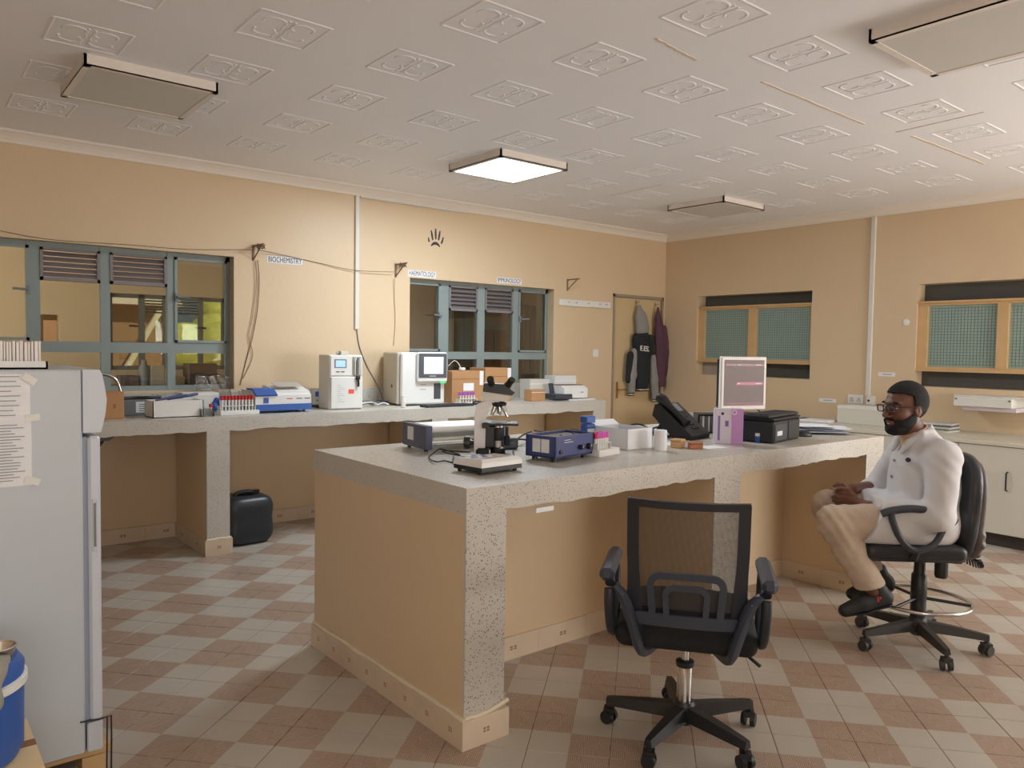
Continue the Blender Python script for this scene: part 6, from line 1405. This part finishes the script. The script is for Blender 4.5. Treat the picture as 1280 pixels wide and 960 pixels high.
# open white box
A, B_, C_ = oni(758, 555), oni(784, 563), oni(815, 560)
rz2 = math.atan2(C_.y-B_.y, C_.x-B_.x); t = thing('white_open_box', 'white open cardboard box on island beside paper cup', 'box', B_, rz2); w = (C_-B_).length; d_ = .24; h_ = .105
b = MB(); b.box(0, w, 0, .003, 0, h_); b.box(0, w, d_-.003, d_, 0, h_); b.box(0, .003, 0, d_, 0, h_); b.box(w-.003, w, 0, d_, 0, h_); b.box(0, w, 0, d_, 0, .003); b.build('carton_body', PAPER, t); b = MB(); b.x = Matrix.Translation((0, d_, h_)) @ Matrix.Rotation(.5, 4, 'X'); b.box(0, w, 0, .05, -.002, 0); b.build('flap', PAPER, t)
t2 = thing('packet', 'blue packet lying inside white open box', 'packet', (B_.x+.06*math.cos(rz2)-.1*math.sin(rz2), B_.y+.1, HB+.0035), rz2); bx('wrapper', BLUE, t2, -.04, .04, -.05, .05, 0, .09, .008); bx('label', PAPER, t2, -.03, .03, -.051, -.05, .03, .07)
p_ = oni(829, 563); t = thing('paper_cup', 'ribbed white paper cup upside down on island', 'cup', (p_.x, p_.y+.02, HB)); b = MB(); b.lathe([(.033, 0), (.034, .004), (.032, .10), (.030, .102), (0, .102)], n=28); b.build('wall', PAPER, t, 40); 
for z in (.03, .06): b = MB(); b.tube(arc((0, 0, z), .0335, 0, 360, 28, 'xy')[:-1], .001, 5, True); b.build('rib', PAPER, t)
# cables behind
random.seed(9)
for k in range(5):
    pts = [at_z(778+14*i+3*k, 541+random.uniform(-3, 3)+1.5*k, HB)+Vector((0, 0, .008+random.uniform(0, .04))) for i in range(6)]
    b = MB(); b.tube(spline(pts, 5), .006, 6); tag(b.build('cable', [BLACK, DGREY, BLACK, BLUE, DGREY][k], None, 60), ['black cable at front of tangle behind white box', 'grey cable in tangle behind white box', 'black cable at back of tangle behind white box', 'blue cable in tangle behind white box', 'dark cable of tangle leading toward desk phone'][k], 'cable')
# desk phone
p_ = oni(880, 549); t = thing('desk_phone', 'black office desk telephone on angled stand', 'telephone', (3.60, 2.88, HB), math.radians(-80)); t.scale = (1.1, 1.1, 1.15)
# local: x to image right (front lower edge), phone slopes up to the left
b = MB(); b.prism([(.13, .0), (.135, .02), (-.06, .17), (-.085, .165), (-.10, .11), (.03, .0)], -.10, .10, 'y'); b.build('body', BLACK, t)
b = MB(); b.prism([(-.06, .10), (-.04, .11), (-.10, .002), (-.125, 0)], -.05, .05, 'y'); b.build('stand', BLACK, t)
b = MB(); b.tube(spline([(.09, -.07, .075), (.06, -.07, .10), (0, -.07, .145), (-.05, -.07, .185), (-.085, -.07, .20)], 4), [.026, .026, .026, .022, .02, .018, .018, .018, .018, .02, .022, .026, .028, .028, .027, .026, .024], 10); b.build('handset', BLACK, t, 50)
for i in range(4):
    for j in range(3): x = .02+.024*i; z = .02+(.135-x)*.769; y = -.01+.025*j; b = MB(); b.x = Matrix.Translation((x, y, z)) @ Matrix.Rotation(math.radians(37.5), 4, 'Y'); b.box(-.008, .008, -.009, .009, 0, .005); b.build('key', DGREY, t)
b = MB(); x = -.03; b.x = Matrix.Translation((x, .02, .02+(.135-x)*.769)) @ Matrix.Rotation(math.radians(37.5), 4, 'Y'); b.box(-.03, .03, -.045, .045, 0, .003); b.build('display', MGREY, t)
# brown blocks and papers
for k, (px, py, w, d_, h_, rz3, m_, lb) in enumerate(((857, 560, .03, .03, .045, .3, mat('tan_block', (200, 162, 118), .7), 'tan wooden slide block beside paper cup'), (872, 562, .035, .02, .035, -.55, mat('red_brown_block', (176, 116, 84), .7), 'reddish brown small box beside tan block'))):
    p_ = oni(px, py); t = thing('small_box', lb, 'box', (p_.x-.02+.04*k, p_.y+.035-.005*k, HB), rz3); bx('body', m_, t, -w, w, -d_, d_, 0, h_*.7, .003); bx('lid', m_, t, -w-.001, w+.001, -d_-.001, d_+.001, h_*.7+.001, h_, .003)
for k, (px, py, rz3) in enumerate(((845, 556, .5), (895, 560, -.2))):
    b = MB(); b.rbox(-.07, .07, -.05, .05, 0, .002, .0005); o = b.build('paper_slip', PAPER, None, None, oni(px, py)+Vector((0, .03, .0001)), rz3); tag(o, ['white paper slip left of tan wooden block', 'white paper slip under edge of lilac box'][k], 'paper')
# lilac box
A, B_ = oni(898, 553), oni(927, 557); t = thing('medicine_box', 'tall lilac and white printed test kit box on island', 'box', (3.56, 2.50, HB), math.radians(-42)); h_ = at_y(912, 511, 2.5).z-HB
w = .075; bx('carton', mat('pale_lilac_card', (214, 206, 222), .55), t, -w, w, 0, .06, 0, h_, .002); LIL = mat('lilac_print', (196, 148, 208), .55); bx('colour_band', LIL, t, w*.15, w, -.0008, 0, .001, h_-.001)
VIO = mat('violet_print', (128, 108, 172), .55); b = MB(); b.box(-w*.82, -w*.66, -.0009, 0, .02, h_*.8); b.box(-w*.3, -w*.05, -.0009, 0, h_*.5, h_*.66); b.build('printing', VIO, t)
b = MB(); b.lathe([(.008, .0012), (.0, .0014)], (-w*.5, 0, h_*.86), 12, ax=(0, -1, 0)); b.build('dot', INK, t); b = MB(); b.tube(arc((w*.35, -.001, h_*.9), .012, 0, 360, 16, 'xz')[:-1], .002, 5, True); b.build('ring_mark', PAPER, t)
# black printer
A, B_, C_ = oni(928, 549), oni(966, 555), oni(999, 548)
rz3 = math.atan2(C_.y-B_.y, C_.x-B_.x); t = thing('inkjet_printer', 'black flat desktop printer with keyboard lying on it', 'printer', B_, rz3); w = (C_-B_).length; d_ = .36; h_ = .125
bx('body', BLACK, t, 0, w, 0, d_, 0, h_, .008); fp = bx('front_panel', DGREY, t, .02, w*.5, -.004, 0, .012, h_*.85, .002); bx('label', PAPER, fp, .05, .12, -.0048, -.004, .04, .065); bx('paper_door', BLACK, t, w*.54, w-.012, -.004, 0, .012, h_*.9, .002); bx('lid', BLACK, t, -.004, w+.004, -.004, d_, h_, h_+.012, .004)
k_ = thing('keyboard', 'black keyboard lying on top of black printer', 'keyboard', B_+Vector((0, 0, h_+.0125)), rz3); bx('tray', BLACK, k_, -.02, w+.03, .02, .17, 0, .018, .005); kb = MB()
for r_ in range(5):
    for i in range(15): kb.box(-.01+(w+.02)*i/15, -.01+(w+.02)*i/15+.018, .03+.026*r_, .05+.026*r_, .018, .022)
o = kb.build('keys', DGREY, k_); o['kind'] = 'stuff'
p_ = oni(946, 553); t = thing('pill_bottle', 'tiny blue and white bottle before black printer', 'bottle', (p_.x, p_.y-.005, HB)); b = MB(); b.lathe([(.013, 0), (.014, .003), (.014, .036)], n=16); b.build('body', BLUE, t, 40); b = MB(); b.lathe([(.0145, .036), (.0145, .052), (0, .053)], n=16); b.build('cap', WHITE, t, 40)
# ribbed books behind lilac box
t = thing('file_rack', 'dark desk file with striped paper edges behind lilac box', 'file', (3.95, 2.90, HB), math.radians(-42)); bx('cover', BLACK, t, -.08, .08, 0, .16, .105, .115); bx('cover', BLACK, t, -.08, .08, 0, .16, 0, .006); bx('spine', BLACK, t, -.085, -.08, 0, .16, 0, .115)
for k in range(9): bx('page_block', PAPER if k % 2 else MGREY, t, -.074+.017*k, -.062+.017*k, .004, .15, .006, .104)
# monitor
mx, my = 4.52, 3.08; top = at_y(942, 446, my).z; bot = at_y(942, 511, my).z; t = thing('monitor', 'square white-framed computer monitor showing maroon login screen', 'monitor', (mx, my, HB), math.radians(-18)); hw_ = .185; z0, z1 = bot-HB, top-HB
fr_ = bx('bezel', mat('silver_bezel', (222, 218, 214), .4), t, -hw_, hw_, -.02, .012, z0, z1, .006); bx('back_shell', BLACK, t, -hw_+.005, hw_-.005, .012, .05, z0+.01, z1-.01, .012)
scn = bx('screen', mat('screen_mauve', (112, 98, 96), .55, var=.03, emit=(150, 132, 130), estr=.14), fr_, -hw_+.022, hw_-.022, -.0215, -.02, z0+.028, z1-.022)
MG = mat('screen_magenta', (140, 44, 84), .3, emit=(176, 50, 100), estr=.25); ML = mat('screen_maroon', (104, 48, 58), .3, emit=(140, 60, 72), estr=.2)
bx('title_bar', ML, scn, -hw_+.03, hw_-.024, -.0222, -.0215, z1-.062, z1-.048); bx('login_field', MG, scn, -hw_*.35, hw_*.85, -.0222, -.0215, (z0+z1)/2-.012, (z0+z1)/2+.008); bx('task_bar', ML, scn, -hw_*.7, hw_-.024, -.0222, -.0215, z0+.03, z0+.05)
for x0, x1 in ((-.3, -.2), (.5, .75)): bx('lettering', PAPER, scn, hw_*x0, hw_*x1, -.0226, -.0222, (z0+z1)/2-.005, (z0+z1)/2+.001); bx('lettering', PAPER, scn, hw_*x0, hw_*x1, -.0226, -.0222, z1-.057, z1-.053)
bx('neck', DGREY, t, -.035, .035, .015, .05, .012, z0+.12, .006); b = MB(); b.lathe([(.11, 0), (.11, .006), (.06, .014), (0, .016)], (0, .03, 0), 28); b.build('stand_base', DGREY, t, 40)
b = MB(); b.tube(spline([t.location+Vector((.1, .02, .12)), t.location+Vector((.16, -.03, .10)), t.location+Vector((.17, -.08, .005))], 6), .004, 6); tag(b.build('cable', BLACK, None, 60), 'thin black cable hanging from monitor', 'cable')
mouse('black computer mouse beside printer and papers', oni(1012, 546)+Vector((-.02, .03, 0)), math.radians(150))
# pile of papers at the end of the island
random.seed(21)
for k in range(7):
    c0 = at_z(1030, 541, HB); b = MB(); n = 7; vs = []; ph = random.uniform(0, 6)
    for i in range(n):
        for j in range(n):
            x, y = -.15+.3*i/(n-1), -.105+.21*j/(n-1); vs.append((x, y, .001+.012*(1-math.cos(x*9+ph))*.25*(1 if k > 2 else .1)+.010*max(0, j/(n-1)-.6)))
    vs += [(x, y, z-.0012) for x, y, z in vs]; N = n*n; fs = [(i*n+j, (i+1)*n+j, (i+1)*n+j+1, i*n+j+1) for i in range(n-1) for j in range(n-1)]; fs += [tuple(N+q for q in f[::-1]) for f in fs]
    b.add(vs, fs); o = b.build('paper_sheet', mat('bluish_white_paper', (224, 228, 238), .85), None, 60, (c0.x+random.uniform(-.08, .06), c0.y+random.uniform(.0, .09), HB+.0015+.006*k), math.radians(random.uniform(-60, -20))); tag(o, 'loose white paper sheet in pile at end of island bench', 'paper', 'loose sheets at end of island')
for k, (px, py, m_, rz3, lb) in enumerate(((905, 527, PAPER, .1, 'flat papers behind the desk phone on island'), (960, 531, mat('grey_folder', (190, 192, 190), .7), -.3, 'pale folder lying behind lilac box under monitor'))):
    b = MB(); b.rbox(-.15, .15, -.1, .1, 0, .012, .002); o = b.build('folder', m_, None, None, (at_z(px, py, HB).x-(.10 if k == 0 else .75), min(at_z(px, py, HB).y, 3.30), HB+.0005), rz3); tag(o, lb, 'folder')
# thin cables on the bare part of the island
for k, (a, c) in enumerate((((668, 539), (692, 543)), ((714, 537), (738, 541)))):
    b = MB(); b.tube([oni(*a)+Vector((0, 0, .004)), (oni(*a)+oni(*c))/2+Vector((0, 0.01, .004)), oni(*c)+Vector((0, 0, .004))], .005, 6); tag(b.build('rod', DGREY, None), ['thin dark rod lying behind blue shaker', 'second thin dark rod behind the tube rack'][k], 'rod')

# ================================================================== on the laminate counter and floor
def onr(px, X): p = at_x(px, 530, X); return Vector((X, p.y, RZ))
A, B_ = onr(1046, 6.98), onr(1106, 6.98); t = thing('carton', 'plain white carton on laminate counter under twin socket', 'carton', (6.98, (A.y+B_.y)/2, RZ)); w = (A.y-B_.y)/2; h_ = at_x(1075, 508, 6.98).z-RZ
bx('carton_body', OFFW, t, 0, .22, -w, w, 0, h_, .004); bx('lid_edge', WHITE, t, -.001, .222, -w-.001, w+.001, h_-.03, h_+.001, .003)
for k, (px, lb) in enumerate(((1012, 'white papers lying on laminate counter behind island'), (1024, 'second flat paper file on laminate counter behind island'))):
    o = MB(); o.rbox(-.12, .12, -.17, .17, 0, .018, .002); q_ = onr(px, 6.95+.1*k); tag(o.build('paper_file', PAPER, None, None, (q_.x-(.1 if k else 0), q_.y+(.22 if k == 0 else -.02), RZ+.0005), .1*k), lb, 'file')
for k in range(5):
    q_ = onr(1172, 7.02); o = MB(); o.rbox(-.1, .1, -.14, .14, 0, .013, .002); o.box(-.099, .099, -.139, .139, .003, .010, 1); tag(o.build('magazine', [mat('mag_%d' % k, [(208, 208, 204), (130, 134, 132), (214, 210, 198), (110, 104, 98), (196, 200, 206)][k], .6), PAPER], None, None, (q_.x, q_.y, RZ+.0005+.0145*k), .06*(k-2)), ['white magazine at bottom of pile behind seated man', 'grey magazine second from bottom of pile behind seated man', 'cream magazine in middle of pile behind seated man', 'dark magazine second from top of pile behind seated man', 'pale blue magazine on top of pile behind seated man'][k], 'magazine', 'magazines on laminate counter')
# jerry can under the wall bench
p_ = at_z(312, 688, 0); t = thing('jerry_can', 'black plastic jerry can on floor under wall bench', 'jerry can', (2.05, 5.62, 0), .1); JB = mat('black_hdpe', (40, 46, 52), .38, var=.06)
h_ = at_y(312, 617, 5.55).z; S = SDF((-.22, -.2, -.02), (.22, .2, h_+.1), .008); S.ell((0, 0, h_*.48), (.175, .15, h_*.50), 0, p=5.0); S.ell((.0, -.02, h_*.98), (.10, .05, .035), .01, op='sub')
S.field(lambda P, d: d+.0025*np.cos(P[..., 2]*2*math.pi/(h_*.5))); S.field(lambda P, d: np.maximum(d, -P[..., 2]+.001)); S.build('body', JB, t)
b = MB(); b.tube(spline([(-.07, 0, h_*.93), (-.05, 0, h_*1.0), (.05, 0, h_*1.0), (.07, 0, h_*.93)], 5), .015, 10); b.build('handle', JB, t, 50); b = MB(); b.lathe([(.026, 0), (.026, .03), (0, .032)], (.10, .02, h_*.93), 16); b.build('cap', JB, t, 40)
